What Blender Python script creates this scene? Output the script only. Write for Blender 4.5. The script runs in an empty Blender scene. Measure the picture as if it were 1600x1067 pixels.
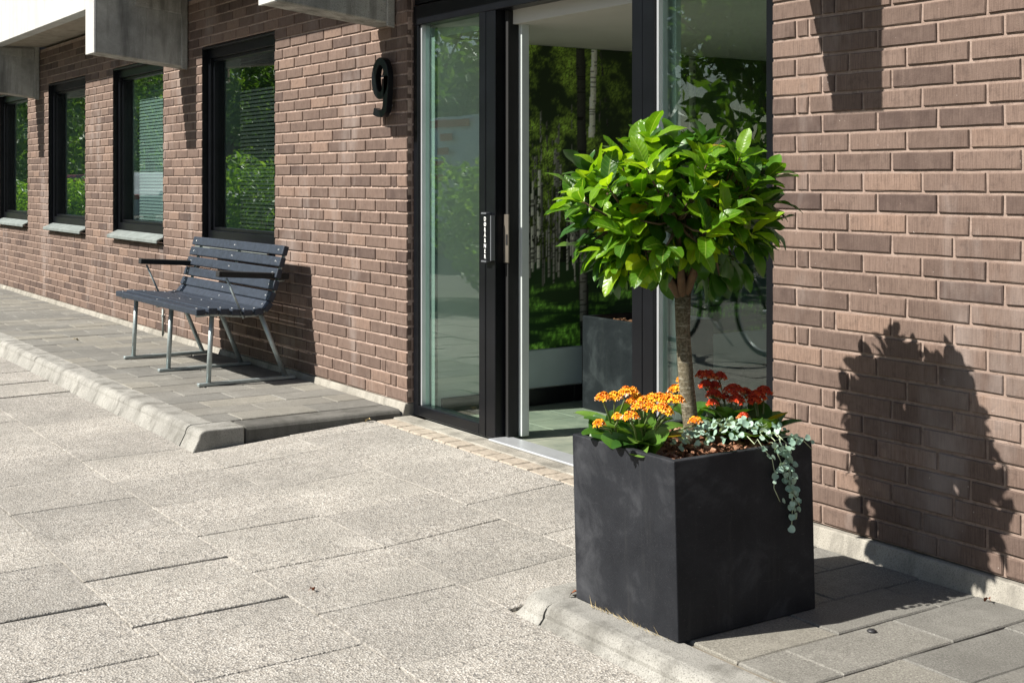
import bpy, bmesh, math, random
import numpy as np
from mathutils import Vector, Matrix, Euler

random.seed(7)
RNG = np.random.default_rng(7)
scene = bpy.context.scene
COL = scene.collection

# ------------------------------------------------------------------ camera
THETA = 0.584371                      # angle between the view axis and the wall
CAM = Vector((3.381, -3.348, 1.30))
FPX = 2046.86                         # focal length in pixels of a 1600 px wide frame
cam_d = bpy.data.cameras.new('camera')
cam_d.sensor_width = 36.0
cam_d.lens = FPX / 1600.0 * 36.0
cam_d.shift_y = -(533.5 - 281.4) / 1600.0
cam_d.clip_start = 0.05
cam_d.clip_end = 500.0
cam = bpy.data.objects.new('camera', cam_d)
COL.objects.link(cam)
cam.location = CAM
cam.rotation_euler = (math.radians(90), 0, math.pi / 2 - THETA)
scene.camera = cam

# ------------------------------------------------------------------ world, sun, exposure
LIGHT = Vector((0.17, 0.672, -0.66)).normalized()      # direction the sunlight travels
w = bpy.data.worlds.new('World')
scene.world = w
w.use_nodes = True
wn = w.node_tree
for n in list(wn.nodes):
    wn.nodes.remove(n)
sky = wn.nodes.new('ShaderNodeTexSky')
sky.sky_type = 'NISHITA'
sky.sun_disc = False
sky.sun_elevation = math.asin(-LIGHT.z)
sky.sun_rotation = math.atan2(-LIGHT.x, -LIGHT.y)
bg = wn.nodes.new('ShaderNodeBackground')
bg.inputs['Strength'].default_value = 0.05
wo = wn.nodes.new('ShaderNodeOutputWorld')
wn.links.new(sky.outputs[0], bg.inputs[0])
wn.links.new(bg.outputs[0], wo.inputs[0])
sd = bpy.data.lights.new('sun', 'SUN')
sd.energy = 5.0
sd.angle = math.radians(0.53)
sd.color = (1.0, 0.955, 0.88)
sun = bpy.data.objects.new('sun', sd)
COL.objects.link(sun)
sun.location = (0, -10, 12)
sun.rotation_euler = LIGHT.to_track_quat('-Z', 'Y').to_euler()
scene.view_settings.view_transform = 'Standard'
scene.view_settings.look = 'None'
scene.view_settings.exposure = 1.02
scene.view_settings.gamma = 1.0
scene.view_settings.use_curve_mapping = False
scene.cycles.max_bounces = 10
scene.cycles.transparent_max_bounces = 16

# ------------------------------------------------------------------ pixel helpers (a pixel gives a direction; distance comes from a plane)
_F = (-math.cos(THETA), math.sin(THETA))
_R = (math.sin(THETA), math.cos(THETA))


def ray(x, y):
    u = (x - 800) / FPX
    return Vector((_F[0] + u * _R[0], _F[1] + u * _R[1], -(y - 281.4) / FPX))


def on_x(x, y, X):
    r = ray(x, y)
    return CAM + r * ((X - CAM.x) / r.x)


def on_y(x, y, Y):
    r = ray(x, y)
    return CAM + r * ((Y - CAM.y) / r.y)


# ------------------------------------------------------------------ object helpers
def link(name, data, parent=None):
    o = bpy.data.objects.new(name, data)
    COL.objects.link(o)
    if parent is not None:
        o.parent = parent
        o.matrix_parent_inverse = WM[parent.name].inverted()
    WM[o.name] = Matrix.Identity(4)
    return o


WM = {}


def tag(o, label=None, cat=None, group=None, kind=None):
    if label:
        o['label'] = label
    if cat:
        o['category'] = cat
    if group:
        o['group'] = group
    if kind:
        o['kind'] = kind
    return o


def thing(name, loc, label, cat, group=None):
    o = bpy.data.objects.new(name, None)
    COL.objects.link(o)
    o.empty_display_size = 0.1
    o.location = loc
    WM[o.name] = Matrix.Translation(Vector(loc))
    return tag(o, label, cat, group)


class MB:
    def __init__(s):
        s.v, s.f = [], []

    def add(s, verts, faces):
        b = len(s.v)
        s.v += [tuple(p) for p in verts]
        s.f += [tuple(i + b for i in q) for q in faces]
        return s

    def box(s, x0, x1, y0, y1, z0, z1):
        return s.add([(x0, y0, z0), (x1, y0, z0), (x1, y1, z0), (x0, y1, z0), (x0, y0, z1), (x1, y0, z1), (x1, y1, z1), (x0, y1, z1)],
                     [(3, 2, 1, 0), (4, 5, 6, 7), (0, 1, 5, 4), (1, 2, 6, 5), (2, 3, 7, 6), (3, 0, 4, 7)])

    def obox(s, c, size, rot=None):
        M = rot or Matrix.Identity(3)
        h = [k / 2 for k in size]
        pts = []
        for sx, sy, sz in ((-1, -1, -1), (1, -1, -1), (1, 1, -1), (-1, 1, -1), (-1, -1, 1), (1, -1, 1), (1, 1, 1), (-1, 1, 1)):
            pts.append(Vector(c) + M @ Vector((sx * h[0], sy * h[1], sz * h[2])))
        return s.add(pts, [(3, 2, 1, 0), (4, 5, 6, 7), (0, 1, 5, 4), (1, 2, 6, 5), (2, 3, 7, 6), (3, 0, 4, 7)])

    def tube(s, pts, rad, n=10, cap=True):
        pts = [Vector(p) for p in pts]
        if not hasattr(rad, '__len__'):
            rad = [rad] * len(pts)
        b = len(s.v)
        up = None
        for i, p in enumerate(pts):
            t = (pts[min(i + 1, len(pts) - 1)] - pts[max(i - 1, 0)]).normalized()
            if up is None:
                up = Vector((0, 0, 1)) if abs(t.z) < 0.9 else Vector((1, 0, 0))
            a = (up - t * up.dot(t)).normalized()
            up = a
            c = t.cross(a)
            for k in range(n):
                an = 2 * math.pi * k / n
                s.v.append(tuple(p + (a * math.cos(an) + c * math.sin(an)) * rad[i]))
        for i in range(len(pts) - 1):
            for k in range(n):
                k2 = (k + 1) % n
                s.f.append((b + i * n + k, b + i * n + k2, b + (i + 1) * n + k2, b + (i + 1) * n + k))
        if cap:
            s.f.append(tuple(b + k for k in range(n))[::-1])
            s.f.append(tuple(b + (len(pts) - 1) * n + k for k in range(n)))
        return s

    def prism(s, poly, axis, a0, a1):
        """poly: 2D outline; extruded along axis 'x','y' or 'z' from a0 to a1"""
        def P(p, a):
            return {'x': (a, p[0], p[1]), 'y': (p[0], a, p[1]), 'z': (p[0], p[1], a)}[axis]
        n = len(poly)
        s.add([P(p, a0) for p in poly] + [P(p, a1) for p in poly],
              [tuple(range(n))[::-1], tuple(range(n, 2 * n))] + [(i, (i + 1) % n, n + (i + 1) % n, n + i) for i in range(n)])
        return s

    def lathe(s, c, prof, n=20, axis='z'):
        b = len(s.v)
        for r, h in prof:
            for k in range(n):
                an = 2 * math.pi * k / n
                q = (r * math.cos(an), r * math.sin(an))
                d = {'z': (q[0], q[1], h), 'y': (q[0], h, q[1]), 'x': (h, q[0], q[1])}[axis]
                s.v.append((c[0] + d[0], c[1] + d[1], c[2] + d[2]))
        for i in range(len(prof) - 1):
            for k in range(n):
                k2 = (k + 1) % n
                s.f.append((b + i * n + k, b + i * n + k2, b + (i + 1) * n + k2, b + (i + 1) * n + k))
        return s

    def mesh(s, name, mat, bevel=0, smooth=False, segs=1):
        m = bpy.data.meshes.new(name)
        m.from_pydata(s.v, [], s.f)
        if bevel or True:
            bm = bmesh.new()
            bm.from_mesh(m)
            bmesh.ops.recalc_face_normals(bm, faces=bm.faces)
            if bevel:
                ed = [e for e in bm.edges if len(e.link_faces) == 2 and e.calc_face_angle(0) > 0.6]
                bmesh.ops.bevel(bm, geom=ed, offset=bevel, segments=segs, affect='EDGES', profile=0.5, clamp_overlap=True)
            bm.to_mesh(m)
            bm.free()
        m.materials.append(mat)
        if smooth:
            for p in m.polygons:
                p.use_smooth = True
        return m

    def build(s, name, mat, parent=None, bevel=0, smooth=False, segs=1):
        return link(name, s.mesh(name, mat, bevel, smooth, segs), parent)


def raw_mesh(name, v, f, mat, smooth=False):
    m = bpy.data.meshes.new(name)
    m.from_pydata(v, [], f)
    m.materials.append(mat)
    if smooth:
        m.polygons.foreach_set('use_smooth', [True] * len(m.polygons))
    return m


# ------------------------------------------------------------------ materials
def new_mat(name):
    m = bpy.data.materials.new(name)
    m.use_nodes = True
    nt = m.node_tree
    for n in list(nt.nodes):
        nt.nodes.remove(n)
    out = nt.nodes.new('ShaderNodeOutputMaterial')
    return m, nt, out


class NT:
    def __init__(s, name):
        s.m, s.nt, s.out = new_mat(name)
        s.p = s.nt.nodes.new('ShaderNodeBsdfPrincipled')
        s.nt.links.new(s.p.outputs[0], s.out.inputs[0])
        s.geo = s.nt.nodes.new('ShaderNodeNewGeometry')
        s.pos = s.geo.outputs['Position']

    def L(s, a, b):
        s.nt.links.new(a, b)

    def mapping(s, scale, src=None):
        n = s.nt.nodes.new('ShaderNodeMapping')
        n.inputs['Scale'].default_value = scale
        s.L(src or s.pos, n.inputs['Vector'])
        return n.outputs[0]

    def noise(s, scale, detail=4, rough=0.55, vec=None, dist=0):
        n = s.nt.nodes.new('ShaderNodeTexNoise')
        n.inputs['Scale'].default_value = scale
        n.inputs['Detail'].default_value = detail
        n.inputs['Roughness'].default_value = rough
        n.inputs['Distortion'].default_value = dist
        s.L(vec or s.pos, n.inputs['Vector'])
        return n.outputs['Fac']

    def voro(s, scale, vec=None, feature='F1', out='Distance'):
        n = s.nt.nodes.new('ShaderNodeTexVoronoi')
        n.feature = feature
        n.inputs['Scale'].default_value = scale
        s.L(vec or s.pos, n.inputs['Vector'])
        return n.outputs[out]

    def ramp(s, fac, stops, interp='LINEAR'):
        n = s.nt.nodes.new('ShaderNodeValToRGB')
        n.color_ramp.interpolation = interp
        e = n.color_ramp.elements
        while len(e) < len(stops):
            e.new(0.5)
        for k, (p, c) in enumerate(stops):
            e[k].position = p
            e[k].color = (c[0], c[1], c[2], 1) if hasattr(c, '__len__') else (c, c, c, 1)
        s.L(fac, n.inputs[0])
        return n.outputs[0]

    def mix(s, fac, a, b, mode='MIX'):
        n = s.nt.nodes.new('ShaderNodeMix')
        n.data_type = 'RGBA'
        n.blend_type = mode
        for i, v in ((0, fac), (6, a), (7, b)):
            if hasattr(v, 'default_value') or hasattr(v, 'is_linked'):
                s.L(v, n.inputs[i])
            elif i == 0:
                n.inputs[0].default_value = v
            else:
                n.inputs[i].default_value = (v[0], v[1], v[2], 1)
        return n.outputs[2]

    def math(s, op, a, b=None):
        n = s.nt.nodes.new('ShaderNodeMath')
        n.operation = op
        for i, v in ((0, a), (1, b)):
            if v is None:
                continue
            if hasattr(v, 'is_linked'):
                s.L(v, n.inputs[i])
            else:
                n.inputs[i].default_value = v
        return n.outputs[0]

    def rnd(s):
        return s.nt.nodes.new('ShaderNodeObjectInfo').outputs['Random']

    def bump(s, h, strength=0.3, dist=0.01):
        n = s.nt.nodes.new('ShaderNodeBump')
        n.inputs['Strength'].default_value = strength
        n.inputs['Distance'].default_value = dist
        s.L(h, n.inputs['Height'])
        s.L(n.outputs[0], s.p.inputs['Normal'])
        return s

    def set(s, col=None, rough=None, metal=None, spec=None):
        for k, v in (('Base Color', col), ('Roughness', rough), ('Metallic', metal), ('Specular IOR Level', spec)):
            if v is None:
                continue
            if hasattr(v, 'is_linked'):
                s.L(v, s.p.inputs[k])
            elif k == 'Base Color':
                s.p.inputs[k].default_value = (v[0], v[1], v[2], 1)
            else:
                s.p.inputs[k].default_value = v
        return s


def m_brick(name, attr=False, k=1.0, bloom=.54):
    t = NT(name)
    if attr:
        a = t.nt.nodes.new('ShaderNodeAttribute')
        a.attribute_name = 'tone'
        r = a.outputs['Fac']
    else:
        r = t.rnd()
    base = t.ramp(r, [(0, (.062 * k, .043 * k, .037 * k)), (.18, (.098 * k, .068 * k, .055 * k)), (.55, (.128 * k, .089 * k, .071 * k)), (.85, (.148 * k, .103 * k, .082 * k)), (1, (.195 * k, .132 * k, .100 * k))])
    n1 = t.noise(11, 6, .65)
    c = t.mix(t.ramp(n1, [(.38, 0), (.78, .5)]), base, (.175 * k, .128 * k, .105 * k))
    c = t.mix(t.ramp(t.noise(26, 5, .7), [(.30, .5), (.48, 0)]), c, (.062, .043, .036))
    stri = t.noise(1, 4, .75, t.mapping((380, 380, 11)))
    c = t.mix(t.ramp(stri, [(.40, .48), (.54, 0)]), c, (.056, .037, .030))
    # lime bloom: pale runs with a shape of their own
    bl = t.noise(1.3, 5, .65, t.mapping((1.7, 1, .55)))
    c = t.mix(t.ramp(bl, [(bloom, 0), (bloom + .17, .48)]), c, (.33, .285, .262))
    sp = t.noise(55, 3, .6)
    c = t.mix(t.ramp(sp, [(.70, 0), (.75, .7)]), c, (.42, .36, .32))
    t.set(c, .9, spec=.2)
    h = t.math('ADD', t.math('MULTIPLY', stri, .8), t.math('MULTIPLY', t.noise(150, 3, .6), .6))
    t.bump(h, .6, .003)
    return t.m


def m_mortar(name='mortar', k=1.0):
    t = NT(name)
    c = t.ramp(t.noise(7, 7, .7), [(.25, (.185 * k, .138 * k, .115 * k)), (.5, (.265 * k, .198 * k, .163 * k)), (.78, (.34 * k, .27 * k, .23 * k))])
    c = t.mix(t.ramp(t.noise(45, 4, .7), [(.34, .6), (.5, 0)]), c, (.14, .10, .082))
    t.set(c, .95, spec=.1)
    t.bump(t.noise(260, 4, .7), .6, .003)
    return t.m


def m_aggregate(name, tint=1.0, warm=1.0, rand=True, contrast=1.0):
    """washed-gravel concrete: coloured stone grains"""
    t = NT(name)
    v = t.voro(150, None, 'F1', 'Color')
    sep = t.nt.nodes.new('ShaderNodeSeparateColor')
    t.L(v, sep.inputs[0])
    k = tint
    g = t.ramp(sep.outputs[0], [(0, (.13 * k, .125 * k, .12 * k)), (.14, (.26 * k, .245 * k, .225 * k)), (.35, (.41 * k, .375 * k * warm, .33 * k * warm)),
                                (.7, (.52 * k, .49 * k, .445 * k)), (1, (.66 * k, .635 * k, .59 * k))])
    d = t.voro(150, None, 'F1', 'Distance')
    c = t.mix(t.ramp(d, [(.35, 0), (.75, .5)]), g, (.34 * k, .32 * k, .285 * k))
    c = t.mix(t.ramp(t.noise(300, 3, .7), [(.40, .85), (.47, 0)]), c, (.075 * k, .07 * k, .066 * k))
    c = t.mix(t.ramp(t.noise(5.5, 6, .7), [(.52, 0), (.74, .45)]), c, (.60 * k, .57 * k, .52 * k))
    gum = t.voro(3.1, None, 'F1', 'Distance')
    c = t.mix(t.ramp(gum, [(.035, .55), (.06, 0)]), c, (.13 * k, .125 * k, .12 * k))
    stain = t.noise(1.7, 6, .62)
    c = t.mix(t.ramp(stain, [(.36, .5), (.60, 0)]), c, (.22 * k, .21 * k, .19 * k))
    if rand:
        rr = t.rnd()
        c = t.mix(.42, c, t.mix(1.0, c, t.ramp(rr, [(0, (.74, .73, .71)), (.5, (1, .98, .955)), (1, (1.22, 1.2, 1.16))]), 'MULTIPLY'))
    t.set(c, .88, spec=.25)
    t.bump(d, .8, .004)
    return t.m


def m_paver(name):
    t = NT(name)
    fine = t.noise(210, 5, .85)
    c = t.ramp(fine, [(.36, (.075, .072, .064)), (.47, (.175, .168, .150)), (.56, (.225, .217, .195)), (.66, (.38, .368, .335))])
    c = t.mix(t.ramp(t.noise(9, 6, .7), [(.5, 0), (.72, .5)]), c, (.30, .29, .262))
    big = t.noise(2.6, 5, .6)
    c = t.mix(t.ramp(big, [(.38, .4), (.62, 0)]), c, (.1120, .1064, .0944))
    rr = t.rnd()
    c = t.mix(.8, c, t.mix(1.0, c, t.ramp(rr, [(0, (.80, .81, .82)), (.5, (.97, .97, .97)), (1, (1.2, 1.17, 1.10))]), 'MULTIPLY'))
    t.set(c, .9, spec=.25)
    t.bump(fine, .8, .004)
    return t.m


def m_concrete(name, a, b, speck=None, stain=(.16, .15, .125)):
    t = NT(name)
    c = t.ramp(t.noise(3.2, 7, .62), [(.3, a), (.7, b)])
    run = t.noise(1, 5, .65, t.mapping((9, 9, 1.0)))
    c = t.mix(t.ramp(run, [(.47, 0), (.66, .75)]), c, stain)
    if speck:
        sp = t.noise(230, 4, .8)
        c = t.mix(t.ramp(sp, [(.38, .8), (.48, 0)]), c, speck)
    t.set(c, .9, spec=.2)
    t.bump(t.noise(150, 5, .8), .7, .005)
    return t.m


def m_plain(name, col, rough=.5, metal=0, spec=.5, var=.12, bscale=0, bstr=0, vscale=6):
    t = NT(name)
    n = t.noise(vscale, 5, .6)
    lo = tuple(k * (1 - var) for k in col)
    hi = tuple(min(1, k * (1 + var)) for k in col)
    t.set(t.ramp(n, [(.3, lo), (.7, hi)]), rough, metal, spec)
    if bscale:
        t.bump(t.noise(bscale, 4, .6), bstr, .002)
    return t.m


def m_glass(name, tint=(.90, .955, .935)):
    m, nt, out = new_mat(name)
    tr = nt.nodes.new('ShaderNodeBsdfTransparent')
    tr.inputs[0].default_value = (*tint, 1)
    gl = nt.nodes.new('ShaderNodeBsdfGlossy')
    gl.inputs['Roughness'].default_value = 0.0
    gl.inputs['Color'].default_value = (.95, 1, .98, 1)
    fr = nt.nodes.new('ShaderNodeFresnel')
    g0 = nt.nodes.new('ShaderNodeNewGeometry')
    mr = nt.nodes.new('ShaderNodeMapRange')
    mr.inputs['To Min'].default_value = 1.70
    mr.inputs['To Max'].default_value = 1 / 1.70
    nt.links.new(g0.outputs['Backfacing'], mr.inputs['Value'])
    nt.links.new(mr.outputs[0], fr.inputs['IOR'])
    mx = nt.nodes.new('ShaderNodeMixShader')
    nt.links.new(fr.outputs[0], mx.inputs[0])
    nt.links.new(tr.outputs[0], mx.inputs[1])
    nt.links.new(gl.outputs[0], mx.inputs[2])
    # faint waviness of float glass
    nz = nt.nodes.new('ShaderNodeTexNoise')
    nz.inputs['Scale'].default_value = 1.6
    geo = nt.nodes.new('ShaderNodeNewGeometry')
    nt.links.new(geo.outputs['Position'], nz.inputs['Vector'])
    bp = nt.nodes.new('ShaderNodeBump')
    bp.inputs['Strength'].default_value = .05
    bp.inputs['Distance'].default_value = .01
    nt.links.new(nz.outputs['Fac'], bp.inputs['Height'])
    nt.links.new(bp.outputs[0], gl.inputs['Normal'])
    nt.links.new(mx.outputs[0], out.inputs[0])
    return m


def m_leaf(name, dark, mid, light, rough=.32, trans=.4, attr=None, veins=False):
    m, nt, out = new_mat(name)
    t = NT.__new__(NT)
    t.m, t.nt, t.out = m, nt, out
    t.geo = nt.nodes.new('ShaderNodeNewGeometry')
    t.pos = t.geo.outputs['Position']
    t.p = nt.nodes.new('ShaderNodeBsdfPrincipled')
    if attr:
        a = nt.nodes.new('ShaderNodeAttribute')
        a.attribute_name = attr
        r = a.outputs['Fac']
    else:
        r = t.rnd()
    c = t.ramp(r, [(0, dark), (.45, mid), (.965, light), (.985, (.36, .30, .02)), (1, (.34, .20, .02))] if attr is None else [(0, dark), (.5, mid), (1, light)])
    c = t.mix(t.ramp(t.noise(45, 3, .6), [(.4, .25), (.65, 0)]), c, dark)
    if veins:
        lu, lv = nt.nodes.new('ShaderNodeAttribute'), nt.nodes.new('ShaderNodeAttribute')
        lu.attribute_name, lv.attribute_name = 'lu', 'lv'
        au = t.math('ABSOLUTE', lu.outputs['Fac'])
        wv = t.math('SINE', t.math('MULTIPLY', t.math('SUBTRACT', t.math('MULTIPLY', lv.outputs['Fac'], 8.5), t.math('MULTIPLY', au, 1.6)), 6.2832))
        c = t.mix(t.ramp(au, [(.02, .65), (.09, 0)]), c, (.30, .42, .09))
        c = t.mix(t.ramp(wv, [(.86, 0), (.99, .22)]), c, (.26, .40, .07))
        c = t.mix(t.ramp(t.noise(75, 4, .7), [(.66, 0), (.74, .5)]), c, (.16, .15, .03))
        hb = t.math('ADD', t.math('MULTIPLY', wv, .35), t.noise(110, 3, .6))
        t.set(c, t.ramp(t.noise(60, 3, .6), [(.3, rough - .08), (.7, rough + .14)]), spec=.5)
        t.bump(hb, .28, .002)
    else:
        t.set(c, rough, spec=.5)
        t.bump(t.noise(160, 2, .5), .12, .002)
    tl = nt.nodes.new('ShaderNodeBsdfTranslucent')
    br = t.mix(1.0, c, (1.75, 1.6, .7), 'MULTIPLY')
    nt.links.new(br, tl.inputs[0])
    mx = nt.nodes.new('ShaderNodeMixShader')
    mx.inputs[0].default_value = trans
    nt.links.new(t.p.outputs[0], mx.inputs[1])
    nt.links.new(tl.outputs[0], mx.inputs[2])
    nt.links.new(mx.outputs[0], out.inputs[0])
    return m


M = dict(
    brick=m_brick('brick', False, .90, .66), brick_far=m_brick('brick_far', True, 1.14, .55), brick_bloom=m_brick('bloomed_brick', False, 1.14, .55), mortar=m_mortar('mortar', 1.02), mortar_bloom=m_mortar('bloomed_mortar', 1.42),
    slab=m_aggregate('slab_gravel', .80), ground=m_aggregate('ground_gravel', .46, rand=False),
    paver=m_paver('paver_grey'),
    kerb=m_concrete('kerb_concrete', (.235, .228, .207), (.36, .349, .317), speck=(.085, .08, .073), stain=(.12, .115, .10)),
    kerb_shaded=m_concrete('shaded_kerb_concrete', (.085, .082, .074), (.165, .158, .143), speck=(.05, .048, .043), stain=(.06, .058, .05)),  # darker copy of the kerb concrete: shade of the unlit end face put into colour
    plinth=m_concrete('plinth_concrete', (.22, .205, .175), (.40, .375, .325), speck=(.15, .14, .12), stain=(.13, .122, .105)),
    beam=m_concrete('beam_concrete', (.20, .197, .178), (.50, .487, .44), speck=(.13, .127, .115), stain=(.11, .105, .09)),
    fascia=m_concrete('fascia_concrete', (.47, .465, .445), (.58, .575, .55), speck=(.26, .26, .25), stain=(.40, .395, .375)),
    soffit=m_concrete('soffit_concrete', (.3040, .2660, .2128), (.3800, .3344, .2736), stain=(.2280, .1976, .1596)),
    soldier=m_plain('paving_brick', (.3120, .2691, .2184), .9, 0, .2, .25, 220, .6, 60),
    black=m_plain('black_frame', (.004, .0045, .006), .30, 0, .26, .25),
    rubber=m_plain('black_gasket', (.006, .006, .006), .8),
    alu=m_plain('aluminium', (.62, .64, .66), .35, .6, .5, .06),
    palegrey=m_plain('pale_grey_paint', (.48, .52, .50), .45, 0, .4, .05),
    white=m_plain('white_paint', (.74, .75, .72), .6, 0, .3, .04),
    reveal=m_plain('reveal_paint', (.20, .235, .225), .6, 0, .3, .05),
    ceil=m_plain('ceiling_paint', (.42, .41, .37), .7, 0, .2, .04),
    panel=m_plain('panel_paint', (.50, .55, .58), .5, 0, .4, .06),
    tile_black=m_plain('black_tile', (.015, .015, .016), .3),
    zinc=m_plain('zinc_sill', (.215, .24, .23), .5, .25, .5, .2, 60, .2, 12),
    steel=m_plain('galvanised_steel', (.36, .41, .41), .42, .55, .5, .16, 90, .1, 40),
    slat=m_plain('recycled_plank', (.022, .029, .042), .5, 0, .35, .3, 190, .5, 30),
    dullalu=m_plain('dull_aluminium', (.20, .21, .23), .4, .6, .5, .1),
    bolt=m_plain('bolt_head', (.72, .72, .70), .3, .8),
    planter=None, bark=None, dark_room=m_plain('room_paint', (.20, .22, .21), .8, 0, .2, .1),
    blind=m_plain('blind_slat', (.125, .165, .16), .6, 0, .3, .05),
    blind_dark=m_plain('dark_blind_slat', (.011, .0145, .014), .6, 0, .2, .05),
    glass=m_glass('glass'), glass_door=m_glass('door_glass', (.87, .95, .915)),
    brass=m_plain('strike_plate', (.26, .23, .19), .45, .7, .5, .2),
    lobby_tile=None,
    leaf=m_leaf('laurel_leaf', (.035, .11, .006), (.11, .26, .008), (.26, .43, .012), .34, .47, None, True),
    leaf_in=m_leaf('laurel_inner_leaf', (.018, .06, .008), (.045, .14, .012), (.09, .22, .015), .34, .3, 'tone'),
    twig=m_plain('twig_bark', (.11, .075, .045), .85, 0, .2, .3, 120, .6, 30),
    kal_leaf=m_leaf('succulent_leaf', (.035, .10, .018), (.075, .18, .022), (.14, .25, .04), .36, .25),
    kal_stem=m_plain('succulent_stem', (.12, .16, .05), .6),
    dich=m_leaf('silver_leaf', (.20, .31, .25), (.30, .43, .35), (.44, .56, .47), .5, .2, 'tone'),
    dich_o=None, dstem=m_plain('silver_stem', (.40, .46, .30), .6),
    dry=m_plain('dry_leaf', (.16, .055, .025), .8, 0, .2, .4, 0, 0, 60),
    straw=m_plain('dry_grass', (.42, .33, .17), .85, 0, .2, .25, 0, 0, 60),
    pebble=m_plain('dark_pebble', (.02, .02, .022), .5),
)


def m_planter():
    t = NT('planter_stone')
    n = t.noise(5.5, 6, .62, None, .4)
    c = t.ramp(n, [(.36, (.0105, .0115, .0145)), (.54, (.0165, .0178, .0215)), (.74, (.052, .054, .060))])
    c = t.mix(t.ramp(t.noise(420, 2, .5), [(.66, 0), (.74, .5)]), c, (.09, .09, .095))
    run = t.noise(1, 5, .7, t.mapping((26, 26, 1.6)))
    c = t.mix(t.ramp(run, [(.56, 0), (.74, .45)]), c, (.036, .036, .037))
    scr = t.noise(1, 3, .6, t.mapping((14, 14, 260)), 1.5)
    c = t.mix(t.ramp(scr, [(.71, 0), (.74, .5)]), c, (.08, .08, .085))
    t.set(c, .6, spec=.18)
    t.bump(t.noise(380, 3, .6), .25, .0015)
    return t.m


def m_bark():
    t = NT('bark_chip')
    c = t.ramp(t.noise(38, 4, .6), [(.3, (.06, .025, .014)), (.5, (.20, .095, .055)), (.70, (.46, .28, .19))])
    t.set(c, .9, spec=.15)
    t.bump(t.noise(240, 3, .7), .6, .002)
    return t.m


def m_trunk():
    t = NT('trunk_bark')
    c = t.ramp(t.noise(130, 4, .75), [(.3, (.04, .033, .022)), (.5, (.11, .092, .058)), (.7, (.22, .195, .14))])
    ring = t.noise(1, 3, .6, t.mapping((25, 25, 190)))
    c = t.mix(t.ramp(ring, [(.55, 0), (.66, .5)]), c, (.38, .355, .28))
    t.set(c, .85, spec=.2)
    t.bump(t.noise(170, 4, .7), .5, .003)
    return t.m


def m_lobby_tile():
    t = NT('slate_tile')
    c = t.ramp(t.noise(3.5, 6, .65, None, 1.0), [(.3, (.13, .155, .125)), (.55, (.24, .26, .205)), (.75, (.34, .34, .27))])
    t.set(c, .42, spec=.45)
    t.bump(t.noise(28, 5, .6), .18, .004)
    return t.m


def m_vcol(name, attr, rough=.6):
    t = NT(name)
    a = t.nt.nodes.new('ShaderNodeAttribute')
    a.attribute_name = attr
    t.set(a.outputs['Color'], rough, spec=.3)
    return t.m


M['planter'] = m_planter()
M['bark'] = m_bark()
M['trunk'] = m_trunk()
M['lobby_tile'] = m_lobby_tile()

# ================================================================== THE GROUND
ZP_L, ZP_R = 0.095, 0.06                # raised pavements left and right of the entrance
X_L, X_R = -2.69, 0.0                   # the two brick wall ends that frame the entrance


def street_z(x, y):
    if y > -0.25:
        return 0.055
    if y > -1.15:
        return 0.055 * (y + 1.15) / 0.9
    return max(-0.05, 0.012 * (y + 1.15))


g = MB()
g.add([(-320, -200, -.075), (120, -200, -.075), (120, 60, -.075), (-320, 60, -.075)], [(0, 1, 2, 3)])
tag(g.build('ground', M['ground']), 'pale gravelly ground stretching away under street and building', 'ground', kind='structure')

# bed under the slabs (sandy joints)
bed = MB()
ys = [0.02, -0.25, -0.6, -1.15, -2, -3.2]
for a, b in zip(ys[:-1], ys[1:]):
    q = [(-9, a, street_z(0, a) - .012), (-9, b, street_z(0, b) - .012), (3.2, b, street_z(0, b) - .012), (3.2, a, street_z(0, a) - .012)]
    bed.add(q, [(0, 1, 2, 3)])
street = tag(bed.build('street_paving', m_plain('joint_sand', (.20, .185, .155), .95, 0, .1, .6, 300, .5, 3)),
             'washed gravel slab paving in front of the entrance', 'paving', kind='structure')


def slab_mesh(name, x0, x1, y0, y1, zf, mat, ch=.004, rag=0.0015, depth=.04, dz=0.0, tilt=(0, 0)):
    """one paving piece with chamfered, slightly ragged edges lying on the surface zf(x, y)"""
    n = 6
    ring = []
    for (ax, ay, bx, by) in ((x0, y0, x1, y0), (x1, y0, x1, y1), (x1, y1, x0, y1), (x0, y1, x0, y0)):
        for k in range(n):
            s = k / n
            ring.append((ax + (bx - ax) * s, ay + (by - ay) * s))
    cx, cy = (x0 + x1) / 2, (y0 + y1) / 2
    hx, hy = (x1 - x0) / 2, (y1 - y0) / 2
    V = []
    R1, R2 = [], []
    for x, y in ring:
        jx, jy = random.uniform(-rag, rag), random.uniform(-rag, rag)
        x_, y_ = x + jx, y + jy
        zt = zf(x_, y_) + dz + tilt[0] * (x_ - cx) + tilt[1] * (y_ - cy)
        fx, fy = 1 - ch / hx, 1 - ch / hy
        R1.append((cx + (x_ - cx) * fx, cy + (y_ - cy) * fy, zt))
        R2.append((x_, y_, zt - ch))
    m = len(ring)
    V = R1 + R2 + [(p[0], p[1], p[2] - depth) for p in R2]
    Fc = [tuple(range(m))]
    for k in range(m):
        k2 = (k + 1) % m
        Fc.append((k, m + k, m + k2, k2))
        Fc.append((m + k, 2 * m + k, 2 * m + k2, m + k2))
    return raw_mesh(name, V, Fc, mat)


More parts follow.
